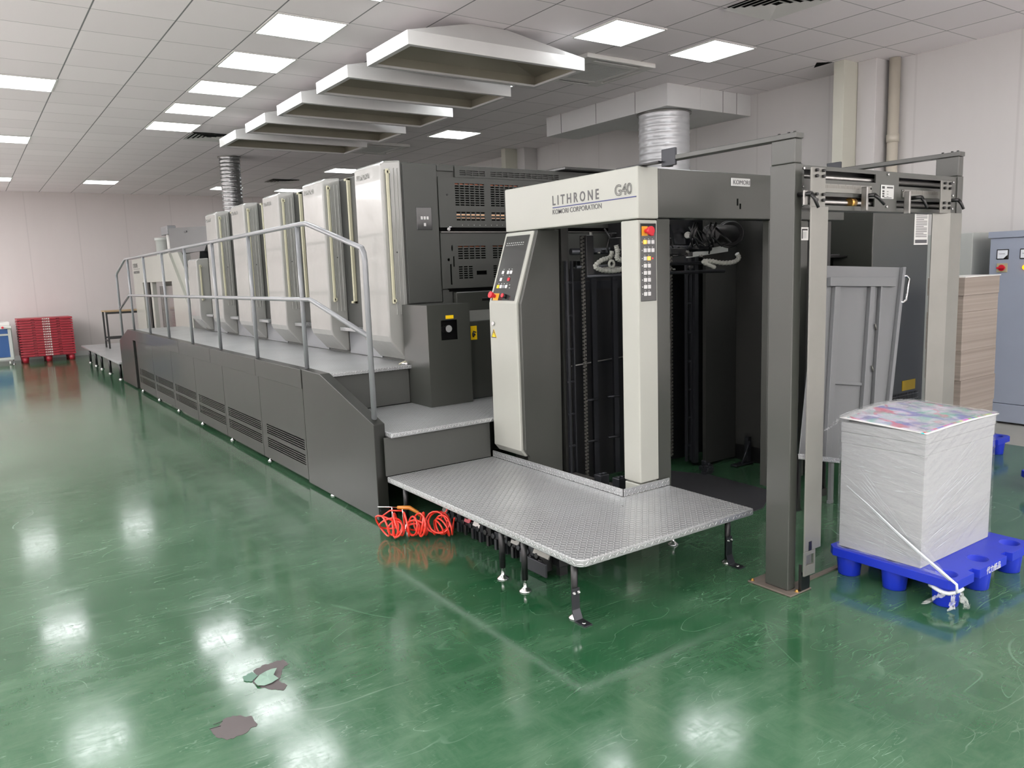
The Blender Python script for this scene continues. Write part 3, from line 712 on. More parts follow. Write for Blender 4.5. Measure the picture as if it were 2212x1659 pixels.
def leg(x, y, brk):
    l = MB().cyl((x, y, .06 if not brk else .02), (x, y, .27), .0155, n=14).build('leg', 'dark', pf)
    MB().lathe((x, y, 0), [(.031, 0), (.03, .005), (.014, .018), (.009, .024), (.0075, .066), (.013, .067), (.013, .075)], 18).build('levelling_foot', 'chrome', l)
    if brk:
        # bolted anchor bracket: upright plate, slanted foot, base with hole
        bx = x-.006
        b = MB()
        pr = [(y-.017, .148), (y-.021, .148), (y-.021, .05), (y-.040, .008), (y-.105, .006), (y-.105, 0), (y-.036, 0), (y-.017, .045)]
        b.prism([(p[0], p[1]) for p in pr], 'x', x-.033, x+.012)
        b.build('anchor_bracket', 'dark2', l, .001)
        q = MB()
        for dx in (-.024, .002): q.cyl((x+dx, y-.027, .13), (x+dx, y-.021, .13), .007, n=6); q.cyl((x+dx, y-.033, .13), (x+dx, y-.027, .13), .004, n=8)
        q.tube([(x+.002, y-.01, .13), (x+.022, y, .13), (x+.004, y+.018, .13)], .0035, 6)
        q.lathe((x-.012, y-.075, .006), [(.012, 0), (.006, .003)], 10)
        q.parts('bolt', 'chrome', l)
leg(2.095, 2.575, True); leg(2.095, 2.955, False); leg(2.10, 3.155, False); leg(3.13, 2.575, True); leg(3.115, 2.945, False)
leg(2.10, 4.2, False)

# ---------------------------------------------------------------- delivery
dl = thing('delivery_unit', (3.7, 3.7, 0), 'white and charcoal delivery of the printing press, open in front, with lettered top beam', 'printing press delivery')
MB().box(2.984, 3.14, 3.06, 4.293, 1.803, 2.076).build('top_beam', 'white', dl, .008, 3)
MB().box(3.142, 4.89, 3.063, 3.20, 1.808, 2.071).build('front_beam', 'grey', dl, .006)
MB().box(2.984, 3.13, 3.062, 3.195, .35, 1.797).build('corner_post', 'white', dl, .008, 3)
MB().box(2.987, 3.13, 3.065, 3.19, .02, .342).build('corner_post_foot', 'white', dl, .004)
MB().box(3.134, 3.235, 3.07, 3.19, .0, 1.803).build('post_liner', 'grey', dl, .003)
MB().box(4.105, 4.50, 3.07, 3.12, .12, 1.803).build('right_post', 'grey', dl, .004)
MB().box(4.93, 4.97, 3.21, 4.3, .125, 2.06).build('right_side_panel', 'inner', dl)
MB().box(4.94, 4.96, 3.21, 4.3, 0, .124).build('side_sill', 'black', dl)
MB().box(4.80, 4.97, 4.31, 5.3, 0, 2.06).build('rear_side_panel', 'dark', dl)
MB().box(3.142, 4.79, 3.21, 3.42, 2.02, 2.06).build('top_cover', 'grey2', dl)
MB().box(4.3, 4.92, 4.09, 4.30, 1.62, 2.05).build('drive_housing', 'dark', dl)
# lettering on the white beam, facing the operator side
b = MB().text('LITHRONE', .079, (2.983, 3.79, 1.934), (0, -1, 0), (0, 0, 1), .80, bold=.0012, space=1.55); b.build('lettering', 'ink_grey', dl)
b = MB().text('G40', .083, (2.982, 3.238, 1.936), (0, -1, 0), (0, 0, 1), .95, outline=True); b.build('outlined_lettering', 'ink_grey', dl)
MB().box(2.982, 2.984, 3.07, 3.787, 1.916, 1.9215).build('blue_line', 'ink_blue', dl)
b = MB().text('KOMORI CORPORATION', .040, (2.983, 3.79, 1.88), (0, -1, 0), (0, 0, 1), .98, bold=.0002); b.build('lettering', 'ink_grey', dl)
bd = MB().box(3.735, 3.905, 3.058, 3.0635, 1.995, 2.042).build('name_badge', 'silver_label', dl, .003)
b = MB().text('KOMORI', .036, (3.748, 3.0575, 2.006), (1, 0, 0), (0, 0, 1), 1.08); b.build('lettering', 'ink_grey', bd)
MB().box(3.79, 3.802, 3.0615, 3.064, 1.885, 1.925).box(3.815, 3.827, 3.0615, 3.064, 1.865, 1.897).parts('slot', 'hole', dl)
# button strip on the corner post
sp = MB().box(3.000, 3.117, 3.058, 3.063, 1.362, 1.778).build('button_strip', 'gloss_dark', dl, .004)
MB().box(3.008, 3.05, 3.055, 3.0585, 1.712, 1.762).build('amber_plate', 'orange_plate', sp)
MB().cyl((3.035, 3.055, 1.737), (3.035, 3.030, 1.737), .012, n=16).cyl((3.035, 3.030, 1.737), (3.035, 3.010, 1.737), .022, .024, n=20).build('emergency_stop', 'red', sp, .002)
MB().box(3.068, 3.092, 3.048, 3.0585, 1.712, 1.737).build('stop_button', 'red', sp, .002)
rows = [1.679, 1.635, 1.592, 1.553, 1.515, 1.477, 1.440, 1.402]
bs = MB(); ab = MB()
for j, z in enumerate(rows):
    for i in range(3 if j < 2 else 2):
        x = 3.03+i*.0285
        (ab if (j, i) in ((0, 0), (2, 1)) else bs).box(x-.0105, x+.0105, 3.052, 3.0585, z-.0105, z+.0105)
for k_, mm, bb in (('push_button', 'btn', bs), ('lit_button', 'btn_amber', ab)):
    n = len(bb.v)//8
    for q in range(n):
        m1 = MB(); m1.add(bb.v[q*8:q*8+8], [(0, 1, 3, 2), (4, 6, 7, 5), (0, 4, 5, 1), (2, 3, 7, 6), (0, 2, 6, 4), (1, 5, 7, 3)]); m1.build(k_, mm, sp, .0015)
MB().cyl((3.087, 3.0585, 1.592), (3.087, 3.055, 1.592), .0035, n=8).build('pilot_lamp', 'led', sp)
b = MB()
for j, z in enumerate(rows):
    for i in range(3 if j < 2 else 2): b.box(3.0275+i*.0285, 3.0325+i*.0285, 3.0572, 3.0582, z+.015, z+.019)
    b.box(3.008, 3.014, 3.0572, 3.0582, z-.003, z+.003)
b.build('button_markings', 'silver_label', sp)
# white control cabinet with slanted console
prof = [(2.984, 1.797), (2.828, 1.347), (2.828, .405), (2.865, .36), (3.0, .36), (3.0, 1.797)]
MB().prism(prof, 'y', 3.985, 4.293).build('control_cabinet', 'white', dl, .012, 3)
profg = [(2.992, 1.80), (3.16, 1.80), (3.14, .02), (2.88, .02), (2.88, .36), (2.845, .41), (2.845, 1.345)]
MB().prism(profg, 'y', 3.955, 3.984).build('cabinet_side_panel', 'grey', dl, .003)
MB().box(3.001, 3.14, 3.99, 4.29, .02, 1.80).build('cabinet_body', 'grey', dl)
sl = Vector((2.984-2.828, 0, 1.797-1.347)).normalized(); nn = Vector((-sl.z, 0, sl.x))
def onslant(s_, y, h=0): return Vector((2.828, y, 1.347))+sl*s_+nn*h
def slab(y0, y1, s0, s1, h0, h1, nm, mm, par, bev=.0015):
    vs = [onslant(s_, y, h) for y in (y0, y1) for s_ in (s0, s1) for h in (h0, h1)]
    return MB().add(vs, [(0, 1, 3, 2), (4, 6, 7, 5), (0, 4, 5, 1), (2, 3, 7, 6), (0, 2, 6, 4), (1, 5, 7, 3)]).build(nm, mm, par, bev)
cp = slab(4.012, 4.268, .018, .452, -.002, .003, 'control_panel', 'gloss_dark', dl, .001)
for (y, s_, c) in ((4.205, .205, 'btn'), (4.147, .205, 'btn'), (4.115, .205, 'btn'), (4.21, .158, 'btn'), (4.125, .158, 'red'), (4.225, .110, 'yellow'), (4.193, .110, 'btn'), (4.162, .110, 'rail'), (4.132, .110, 'btn')):
    slab(y-.0115, y+.0115, s_-.011, s_+.011, .003, .008, 'push_button', c, cp)
slab(4.19, 4.25, .018, .065, .003, .006, 'amber_plate', 'orange_plate', cp)
p0 = onslant(.045, 4.232, .006); MB().cyl(p0, p0+nn*.02, .012).cyl(p0+nn*.02, p0+nn*.042, .020, .022, n=20).build('emergency_stop', 'red', cp, .002)
p0 = onslant(.045, 4.115, .003); MB().cyl(p0, p0+nn*.022, .015).build('key_collar', 'black', cp); MB().cyl(p0+nn*.022, p0+nn*.03, .014, n=16).build('stop_button', 'red', cp, .002)
b = MB()
for k in range(9):
    for r in (0, 1):
        y = 4.245-k*.022; vs = [onslant(.40+r*-.014+dz, y+dy, .0036) for dy in (0, -.012) for dz in (0, .005)]
        b.add(vs, [(0, 1, 3, 2)])
for (y, s_) in ((4.205, .225), (4.147, .225), (4.115, .225), (4.125, .177), (4.2, .185), (4.225, .128), (4.193, .128), (4.162, .128), (4.132, .128), (4.10, .12), (4.095, .10)):
    vs = [onslant(s_+dz, y+dy, .0036) for dy in (-.006, .006) for dz in (0, .004)]; b.add(vs, [(0, 1, 3, 2)])
b.build('panel_markings', 'silver_label', cp)
MB().cyl((2.827, 4.244, 1.215), (2.818, 4.244, 1.215), .014, n=16).build('door_lock', 'chrome', dl, .002)
tr = MB().prism([(4.275, 1.122), (4.215, 1.122), (4.245, 1.178)], 'x', 2.8255, 2.8285).build('shock_warning_triangle', 'yellow', dl)
b = MB(); q = [(4.275, 1.122), (4.215, 1.122), (4.245, 1.178)]; q2 = [(4.266, 1.127), (4.224, 1.127), (4.245, 1.167)]
b.add([(2.8252, *p) for p in q+q2], [(0, 1, 4, 3), (1, 2, 5, 4), (2, 0, 3, 5)])
b.add([(2.8252, *p) for p in [(4.249, 1.16), (4.240, 1.16), (4.243, 1.145), (4.249, 1.146), (4.238, 1.131), (4.241, 1.142), (4.235, 1.142)]], [(0, 1, 5), (0, 5, 2), (2, 5, 4), (2, 4, 3)])
b.build('bolt_symbol', 'ink', tr, recalc=False)
# small label on the right front post
lb = MB().box(4.42, 4.50, 3.066, 3.07, 1.68, 1.762).build('sheet_size_sticker', 'label_white', dl)
MB().box(4.43, 4.488, 3.0645, 3.066, 1.742, 1.752).box(4.43, 4.438, 3.0645, 3.066, 1.69, 1.742).build('black_bracket_mark', 'ink', lb)
MB().box(4.445, 4.478, 3.0645, 3.066, 1.692, 1.735).build('grey_drawing', 'silver_label', lb)

# inside of the delivery: side plates, pile lift posts, chains, guides, hoses
MB().box(3.145, 4.79, 4.305, 4.34, .0, 1.55).build('rear_plate', 'dark', dl)
MB().box(3.18, 3.24, 3.96, 4.29, .02, 1.95).build('inner_side_plate', 'inner', dl)
for x in (3.62, 3.82, 4.03): MB().box(x, x+.045, 4.18, 4.20, .05, 1.52).build('vertical_guide', 'dark2', dl)
b = MB()
for x in (3.55, 3.76):
    for z in (.32, .62): b.cyl((x, 4.19, z), (x+.1, 4.17, z), .009, n=8)
b.parts('guide_peg', 'dark2', dl)
MB().box(3.2, 4.2, 4.27, 4.295, 1.40, 1.46).build('cross_bar', 'dark2', dl)
b = MB()
b.cyl((3.3, 4.255, .86), (4.2, 4.255, .90), .006, n=6); b.build('thin_rod', 'steel', dl)
def chain(x, y, z0, z1, n, nm='lift_chain'):
    b = MB(); dz = (z1-z0)/n
    for k in range(n): b.box(x-.009, x-.004, y-.009, y+.009, z0+k*dz, z0+k*dz+dz*.62); b.box(x+.004, x+.009, y-.009, y+.009, z0+k*dz+dz*.3, z0+k*dz+dz*.9); b.cyl((x-.01, y, z0+k*dz+dz*.5), (x+.01, y, z0+k*dz+dz*.5), .004, n=6)
    return b.build(nm, 'chainmetal', dl)
chain(3.29, 3.88, .1, 1.76, 70); chain(4.33, 4.10, .1, 1.7, 60)
def ladder(x, y, z0, z1):
    b = MB().box(x, x+.018, y, y+.02, z0, z1).box(x+.05, x+.062, y, y+.02, z0, z1)
    for k in range(7): z = z0+.12+k*(z1-z0-.15)/6.5; b.cyl((x-.004, y+.01, z), (x+.06, y+.01, z), .008, n=8)
    return b.build('lift_guide_rail', 'dark2', dl)
ladder(3.19, 3.93, .05, 1.6); ladder(4.43, 4.04, .05, 1.62)
MB().box(4.50, 4.54, 4.02, 4.06, .03, 1.7).build('side_post', 'dark2', dl)
MB().box(4.575, 4.925, 3.98, 4.01, .02, 1.95).build('inner_panel', 'inner', dl)
b = MB()
for x, y in ((4.40, 3.82), (4.46, 3.86), (4.50, 3.93)): b.box(x-.04, x+.05, y-.02, y+.02, .0, .03); b.box(x-.02, x+.03, y-.03, y+.01, .03, .055); b.cyl((x, y-.02, .06), (x, y+.02, .06), .012, n=8)
b.parts('lift_base_block', 'dark2', dl, .003)
b = MB()
for x, y in ((3.06, 3.32), (3.03, 3.45)): b.box(x, x+.07, y, y+.06, .2, .31); b.box(x+.01, x+.03, y+.01, y+.03, .31, .32); b.box(x+.04, x+.06, y+.01, y+.03, .31, .32)
b.parts('stop_block', 'dark2', dl, .003)
MB().box(2.99, 3.24, 3.20, 3.94, .19, .2).build('sill', 'steel', dl)
# clutter below the top beam
b = MB(); rr = random.Random(3)
b.cyl((3.25, 3.95, 1.66), (4.3, 3.7, 1.66), .022, n=12); b.cyl((3.25, 3.9, 1.56), (4.3, 3.75, 1.56), .012, n=10)
b.cyl((3.3, 3.86, 1.50), (4.4, 3.66, 1.50), .012, n=10)
b.parts('cross_shaft', 'dark2', dl)
b = MB()
b.box(3.55, 3.75, 3.72, 3.84, 1.55, 1.63).box(3.30, 3.36, 3.85, 3.92, 1.5, 1.76).box(3.62, 3.66, 3.7, 3.78, 1.63, 1.8).box(3.8, 3.95, 3.6, 3.72, 1.62, 1.66).box(3.5, 3.58, 3.75, 3.85, 1.66, 1.74)
for k in range(26):
    x = rr.uniform(3.3, 4.15); y = 3.95-(x-3.3)*.33+rr.uniform(-.06, .06); z = rr.uniform(1.50, 1.76); s_ = rr.uniform(.012, .035)
    b.box(x-s_, x+s_, y-s_*.7, y+s_*.7, z-s_*.6, z+s_*.6)
b.parts('gripper_gear', 'dark', dl, .003)
b = MB()
for k in range(12):
    x = rr.uniform(3.35, 4.1); y = 3.85-(x-3.3)*.33+rr.uniform(-.06, .02); z = rr.uniform(1.52, 1.72)
    b.cyl((x, y, z), (x, y-.02, z), rr.uniform(.005, .010), n=8)
b.cyl((3.38, 3.9, 1.55), (3.38, 3.9, 1.78), .008, n=8); b.cyl((3.60, 3.76, 1.52), (3.60, 3.76, 1.64), .007, n=8); b.cyl((3.70, 3.72, 1.52), (3.70, 3.72, 1.64), .007, n=8)
b.box(3.42, 3.54, 3.80, 3.83, 1.525, 1.555)
b.parts('bright_fitting', 'alu', dl)
MB().cyl((3.62, 3.72, 1.76), (3.66, 3.70, 1.78), .014, n=10).build('hose_clip', 'red', dl)
b = MB()
for k in range(7):
    x = 3.45+k*.11+rr.uniform(-.03, .03); y = 3.88-(x-3.3)*.33
    b.tube([(x, y, 1.80), (x+.02, y-.03, 1.74), (x+rr.uniform(-.05, .05), y-.04, 1.68), (x+rr.uniform(-.08, .08), y, 1.62)], .006, 6)
for k in range(6):
    x = 3.55+rr.uniform(-.02, .3); b.tube([(x, 3.25, 1.80), (x-.02, 3.27, 1.72), (x+.02+rr.uniform(0, .1), 3.3, 1.66), (x+.05+rr.uniform(0, .15), 3.3, 1.68), (x+.1, 3.35, 1.78)], .007, 6)
b.parts('cable', 'black', dl)
def corr(pts, r, nm='corrugated_hose'):
    # smooth path then pulse the radius
    P_ = [Vector(p) for p in pts]; path = []
    for i in range(len(P_)-1):
        a = P_[max(0, i-1)]; b_ = P_[i]; c = P_[i+1]; d = P_[min(len(P_)-1, i+2)]
        for k in range(14):
            t_ = k/14; path.append(.5*((2*b_)+(c-a)*t_+(2*a-5*b_+4*c-d)*t_*t_+(3*b_-a-3*c+d)*t_**3))
    MB().tube(path, [r*(1+.16*math.sin(i*1.57)) for i in range(len(path))], 10).build(nm, 'conduit', dl)
def pix(px, py, x=None, y=None, z=None):
    d = rt*((px-1106)/FPX)+up*(-(py-829.5)/FPX)+fwd
    t_ = x/d.x if x is not None else y/d.y if y is not None else (z-1.55)/d.z
    return Vector((0, 0, 1.55))+d*t_
corr([pix(*p, y=3.55) for p in ((1322, 543), (1318, 556), (1300, 562), (1286, 575), (1300, 583), (1325, 585), (1345, 580), (1350, 565))], .0135)
corr([pix(*p, y=3.5) for p in ((1331, 530), (1334, 545), (1333, 558), (1345, 562), (1352, 560))], .014)
corr([pix(*p, y=3.35) for p in ((1592, 548), (1596, 557), (1585, 566), (1560, 568), (1535, 564), (1520, 566), (1545, 578))], .0135)
MB().tube([pix(1321, 570, y=3.52)+Vector((.02*math.cos(a), 0, .02*math.sin(a))) for a in [i*PI/6 for i in range(13)]], .008, 8).build('hose_ring', 'conduit', dl)
# fan drum behind the right opening
a_ = pix(1535, 505, y=3.6); c_ = pix(1580, 505, y=3.75)
MB().cyl(a_, c_, .062, n=24).cyl(c_, c_+Vector((.03, .04, 0)), .09, n=24).cyl(c_+Vector((.05, .06, 0)), c_+Vector((.1, .1, 0)), .10, n=24).build('blower_drum', 'black', dl, .006)
MB().cyl(pix(1531, 505, y=3.59), pix(1535, 505, y=3.595), .02, n=14).build('drum_hub', 'steel', dl)
MB().cyl(pix(1484, 508, y=3.40), pix(1486, 508, y=3.44), .018, .022, n=14).build('knob', 'label_white', dl, .004)
MB().box(3.40, 3.57, 3.45, 3.47, 1.70, 1.80).prism([(3.62, 1.80), (3.72, 1.80), (3.76, 1.68), (3.66, 1.68)], 'y', 3.43, 3.45).build('hanging_plate', 'dark2', dl)
MB().prism([(4.35, 1.60), (4.79, 1.64), (4.79, 1.69), (4.35, 1.63)], 'y', 3.95, 3.97).build('bracket_plate', 'bluegrey2', dl)
M['leangrey'] = mat('grey_undercoated_steel', '77797b', .45, metal=.2)
# ---------------------------------------------------------------- gantry in front of the delivery
gt = thing('pile_stop_gantry', (3.8, 2.2, 0), 'charcoal steel portal with two aluminium hanging guides, standing in front of the delivery', 'steel portal')
def post(x):
    p = MB().box(x, x+.057, 2.142, 2.270, .010, 1.975).box(x+.002, x+.055, 2.145, 2.267, 1.976, 2.08).build('post', 'grey', gt, .004)
    MB().box(x-.036, x+.126 if x < 4 else x+.09, 2.10, 2.345, 0, .009).build('base_plate', 'rust', p, .003)
    b = MB()
    for dx, dy in ((-.018, 2.33), (.028, 2.113), (.10, 2.113), (.10, 2.33)): b.lathe((x+dx, dy, .009), [(.011, 0), (.011, .002), (.006, .003), (.006, .009), (.003, .010)], 8)
    b.parts('anchor_bolt', 'brass', p)
    a = MB().box(x-.001, x+.058, 2.140, 2.93, 2.081, 2.105).build('top_arm', 'grey', gt, .003)
    b = MB()
    for yy in (2.165, 2.195, 2.245): b.cyl((x+.028, yy, 2.105), (x+.028, yy, 2.113), .0065, n=10)
    b.parts('bolt', 'black', a)
    b = MB().box(x-.004, x+.012, 2.84, 2.935, 2.055, 2.142).box(x+.012, x+.05, 2.90, 2.93, 2.055, 2.08); b.build('end_bracket', 'dark2', a, .003)
    MB().box(x-.03, x+.03, 2.93, 3.25, 2.0775, 2.085).build('mounting_bar', 'dark', a)
    return p
post(3.036); post(4.484)
zt, zb = 1.970, 1.777
holes = [rect(3.115, 3.69, 1.912, 1.952), rect(3.90, 4.40, 1.902, 1.944), rect(3.115, 3.685, 1.798, 1.838), rect(3.885, 4.40, 1.795, 1.832)]
xb = MB().holed(rect(3.094, 4.483, zb, zt), holes, 'y', 2.150, 2.156).build('crossbeam_face', 'grey', gt)
b = MB().box(3.094, 4.483, 2.157, 2.235, zt-.006, zt).box(3.094, 4.483, 2.157, 2.235, zb, zb+.006); b.parts('crossbeam_flange', 'grey', gt)
MB().box(3.10, 4.48, 2.215, 2.22, zb+.007, zt-.007).build('crossbeam_back', 'dark', gt)
b = MB()
for z in (1.925, 1.815): b.cyl((3.10, 2.18, z), (4.478, 2.18, z), .012, n=14)
b.parts('guide_shaft', 'steel', gt)
for x0, x1, z in ((3.24, 3.645, 1.875), (3.93, 4.30, 1.868)):
    s_ = MB().box(x0, x1, 2.143, 2.149, z-.019, z+.019).build('ruler_plate', 'alu', gt)
    b = MB()
    for k in range(int((x1-x0)/.012)): b.box(x0+.006+k*.012, x0+.0075+k*.012, 2.1424, 2.143, z+.0, z+(.014 if k % 5 else .018))
    b.build('ruler_marks', 'rust', s_)
lb = MB().box(3.735, 3.85, 2.146, 2.1495, 1.838, 1.905).build('instruction_plate', 'silver_label', gt, .002)
b = MB().box(3.742, 3.765, 2.1455, 2.146, 1.886, 1.898).box(3.785, 3.84, 2.1455, 2.146, 1.889, 1.896)
for k in range(3): b.box(3.745, 3.763, 2.1455, 2.146, 1.870-k*.012, 1.878-k*.012); b.box(3.785, 3.80, 2.1455, 2.146, 1.872-k*.012, 1.8745-k*.012)
b.box(3.76, 3.83, 2.1455, 2.146, 1.842, 1.845); b.build('plate_print', 'ink', lb)
b = MB()
for x, z in ((3.108, 1.955), (3.107, 1.875), (3.106, 1.795), (3.795, 1.955), (3.79, 1.80), (4.44, 1.94), (4.44, 1.87), (4.44, 1.80), (3.64, 1.882), (3.935, 1.882)): b.lathe((x, 2.148, z), [(.005, 0)], 6) if 0 else b.cyl((x, 2.149, z), (x, 2.143, z), .0055, n=10)
b.parts('screw', 'chrome', gt)
# left hanging guide
lg = MB().box(3.080, 3.185, 2.088, 2.096, 1.78, 1.952).build('guide_plate', 'alu', gt, .002)
b = MB()
for x in (3.105, 3.155):
    for z in (1.94, 1.915, 1.837, 1.812): b.cyl((x+.006, 2.088, z), (x+.006, 2.076, z), .007, n=10)
b.parts('cap_screw', 'black', lg)
gl = MB().prism([(3.080, 2.086), (3.207, 2.086), (3.207, 2.13), (3.200, 2.13), (3.200, 2.094), (3.080, 2.094)], 'z', .205, 1.785).build('hanging_guide', 'alu', gt, .002)
b = MB().holed(rect(3.080, 3.165, .085, .204), [rect(3.095, 3.155, .135, .185)], 'y', 2.086, 2.094); b.build('guide_tip', 'alu', gl, .001)
MB().box(3.098, 3.152, 2.096, 2.10, .10, .19).build('tip_insert', 'steel', gl)
MB().box(3.110, 3.134, 2.0845, 2.0858, .205, .25).build('rubber_stop', 'black', gl, .0006)
MB().box(3.085, 3.15, 2.102, 2.108, .009, .10).box(3.078, 3.084, 2.10, 2.115, .009, .14).parts('floor_stop', 'black', gt, .001)
# right hanging guide
rg = MB().box(4.198, 4.305, 2.088, 2.096, 1.77, 1.935).build('guide_plate', 'alu', gt, .002)
b = MB()
for x in (4.225, 4.28):
    for z in (1.922, 1.897, 1.822, 1.797): b.cyl((x, 2.088, z), (x, 2.076, z), .007, n=10)
b.parts('cap_screw', 'black', rg)
MB().prism([(4.185, 2.12), (4.293, 2.082), (4.43, 2.088), (4.43, 2.096), (4.294, 2.09), (4.188, 2.127)], 'z', .205, 1.772).build('hanging_guide', 'alu', gt, .002)
def lever(x, z, a, r=.045):
    b = MB().cyl((x, 2.146, z), (x, 2.075, z), .010, n=12)
    b.tube([(x, 2.078, z), (x+r*.5*math.cos(a), 2.066, z+r*.5*math.sin(a)), (x+r*1.3*math.cos(a), 2.056, z+r*1.3*math.sin(a))], [.010, .008, .007], 8)
    return b.build('clamp_lever', 'black', gt)
lever(3.066, 1.838, -1.25, .05); lever(3.56, 1.845, -.75, .05); lever(3.985, 1.845, -1.3, .045); lever(4.36, 1.84, -1.3, .04)
b = MB().box(3.046, 3.08, 2.10, 2.108, 1.79, 1.855).box(3.535, 3.55, 2.10, 2.13, 1.775, 1.885).box(3.915, 3.93, 2.10, 2.13, 1.765, 1.875); b.parts('clamp_block', 'steel', gt, .003)
MB().cyl((3.49, 2.165, 1.815), (3.53, 2.165, 1.815), .022, n=16).build('collar', 'brass', gt)
MB().box(3.163, 4.447, 2.164, 2.19, 0, .007).build('floor_rail', 'rust', gt)

# ---------------------------------------------------------------- pallet with wrapped paper stack
def pallet(label, name='blue_plastic_pallet'):
    x0, x1, y0, y1, zt_, th = 3.40, 4.18, 1.56, 2.175, .14, .042
    t = thing(name, ((x0+x1)/2, (y0+y1)/2, 0), label, 'pallet', 'blue plastic pallets near the white wall')
    xs, ys = (3.475, 3.765, 4.09), (1.632, 1.868, 2.10)
    c = .03
    def notch(xa, xb_, y, s_): return [(xa, y), (xa+.006, y+s_*.03), (xb_-.006, y+s_*.03), (xb_, y)]
    out_ = [(x0, y0+c), (x0+c*.3, y0+c*.3), (x0+c, y0)]+notch(3.575, 3.63, y0, 1)+notch(3.895, 3.955, y0, 1)+[(x1-c, y0), (x1, y0+c), (x1, y1-c), (x1-c, y1)]+notch(3.955, 3.895, y1, -1)+notch(3.63, 3.575, y1, -1)+[(x0+c, y1), (x0, y1-c)]
    MB().holed(out_, [circ(x, y, .046) for x in xs for y in ys], 'z', zt_-th, zt_).build('tray', 'blueplastic', t, .006, 2)
    for x in xs:
        for y in ys:
            prof = [(.050, 0), (.052, .004), (.060, .092), (.060, .099), (.0455, .1385), (.044, .1385), (.038, .03), (.0, .03)]
            b = MB().lathe((x, y, 0), prof[:-1], 20); b.build('leg', 'blueplastic', t)
    b = MB().text('代力纸品', .037, (3.692, 1.5592, .103), (1, 0, 0), (0, 0, 1), .95); b.build('lettering', 'label_white', t)
    return t
bp1 = pallet('blue plastic pallet under the film wrapped white paper stack')
ps = thing('paper_stack', (3.78, 1.93, .1405), 'tall white paper block with a printed top sheet, wrapped in film on a blue pallet', 'paper stack')
MB().box(3.444, 4.100, 1.734, 2.14, .1405, .665).build('lower_ream_block', 'paper', ps, .002)
MB().box(3.442, 4.104, 1.732, 2.142, .666, .72).build('upper_ream_block', 'paper', ps, .002)
MB().box(3.440, 4.108, 1.730, 2.142, .721, .768).build('upper_ream_block', 'paper', ps, .002)
def topz(x, y):
    u, v = (x-3.44)/.69, (y-1.73)/.41
    return .772+.018*v+.022*math.sin(PI*min(1, max(0, u)))*(.25+.75*v)
b = MB(); N = 16
for i in range(N+1):
    for j in range(N+1):
        x, y = 3.434+.690*i/N, 1.724+.424*j/N; b.v.append((x, y, topz(x, y)))
for i in range(N):
    for j in range(N): a = i*(N+1)+j; b.face((a, a+N+1, a+N+2, a+1), True)
o = b.build('printed_top_sheet', 'print', ps)
md = o.modifiers.new('thick', 'SOLIDIFY'); md.thickness = .004; md.offset = -1
# stretch film round the stack
fw = thing('stretch_film', (3.78, 1.93, .1405), 'clear stretch film round the white paper stack, roped and knotted at the near pallet leg', 'plastic film')
b = MB(); cs = [(3.4385, 1.7285), (4.108, 1.7285), (4.108, 2.147), (3.438, 2.147)]
zs = [.150+i*.0331 for i in range(20)]; pr = []
per = []
for i in range(4):
    a, c_ = Vector(cs[i]), Vector(cs[(i+1) % 4]); n = 16 if i % 2 == 0 else 12
    for k in range(n): per.append(a.lerp(c_, k/n))
rf = random.Random(5)
for z in zs:
    for p in per:
        j = rf.uniform(-.0005, .0005); cx, cy = 3.78, 1.93
        top = max(0, (z-.70)/.08)*.003
        b.v.append((p.x+(p.x-cx)*.003+j+(top if p.x > cx else -top), p.y+(p.y-cy)*.004+j+(top if p.y > cy else -top), z))
n = len(per)
for i in range(len(zs)-1):
    for j in range(n): b.face((i*n+j, i*n+(j+1) % n, (i+1)*n+(j+1) % n, (i+1)*n+j), True)
b.build('side_wrap', 'film', fw)
b = MB()
for i in range(N+1):
    for j in range(N+1):
        x, y = 3.431+.696*i/N, 1.721+.43*j/N; b.v.append((x, y, topz(x, y)+.005+rf.uniform(0, .004)))
for i in range(N):
    for j in range(N): a = i*(N+1)+j; b.face((a, a+N+1, a+N+2, a+1), True)
b.build('top_wrap', 'film_top', fw)
# stretched creases fanning out from the knotted corner
b = MB(); rc = random.Random(9)
for k in range(46):
    z0 = .165+rc.uniform(0, .035)+k*.0009; z1 = .19+k*.0105+rc.uniform(-.02, .02); t0 = rc.uniform(.05, .6); t1 = t0+rc.uniform(.15, .4)
    P_ = [(3.4372, 1.74+.395*t_, z0+(z1-z0)*t_+.012*math.sin(3*t_)) for t_ in (t0, (t0+t1)/2, min(.98, t1))]
    b.tube(P_, [.0002, rc.uniform(.0004, .0010), .0002], 4)
for k in range(52):
    z0 = .175+k*.006+rc.uniform(-.01, .01); z1 = .30+k*.0092+rc.uniform(-.03, .02); t0 = rc.uniform(.0, .6); t1 = t0+rc.uniform(.15, .4)
    P_ = [(3.45+.64*t_, 1.7268, min(.75, z0+(z1-z0)*t_)) for t_ in (t0, (t0+t1)/2, min(.98, t1))]
    b.tube(P_, [.0002, rc.uniform(.0004, .0010), .0002], 4)
for k in range(34):
    y = rc.uniform(1.76, 2.08); z = rc.uniform(.46, .74); l_ = rc.uniform(.01, .06)
    b.tube([(3.4372, y, z), (3.4370, y+l_/2, z+.001), (3.4372, y+l_, z+rc.uniform(-.003, .003))], [.0002, rc.uniform(.0005, .0012), .0002], 4)
tag(b.build('film_crease', 'filmrope', fw), kind='stuff')
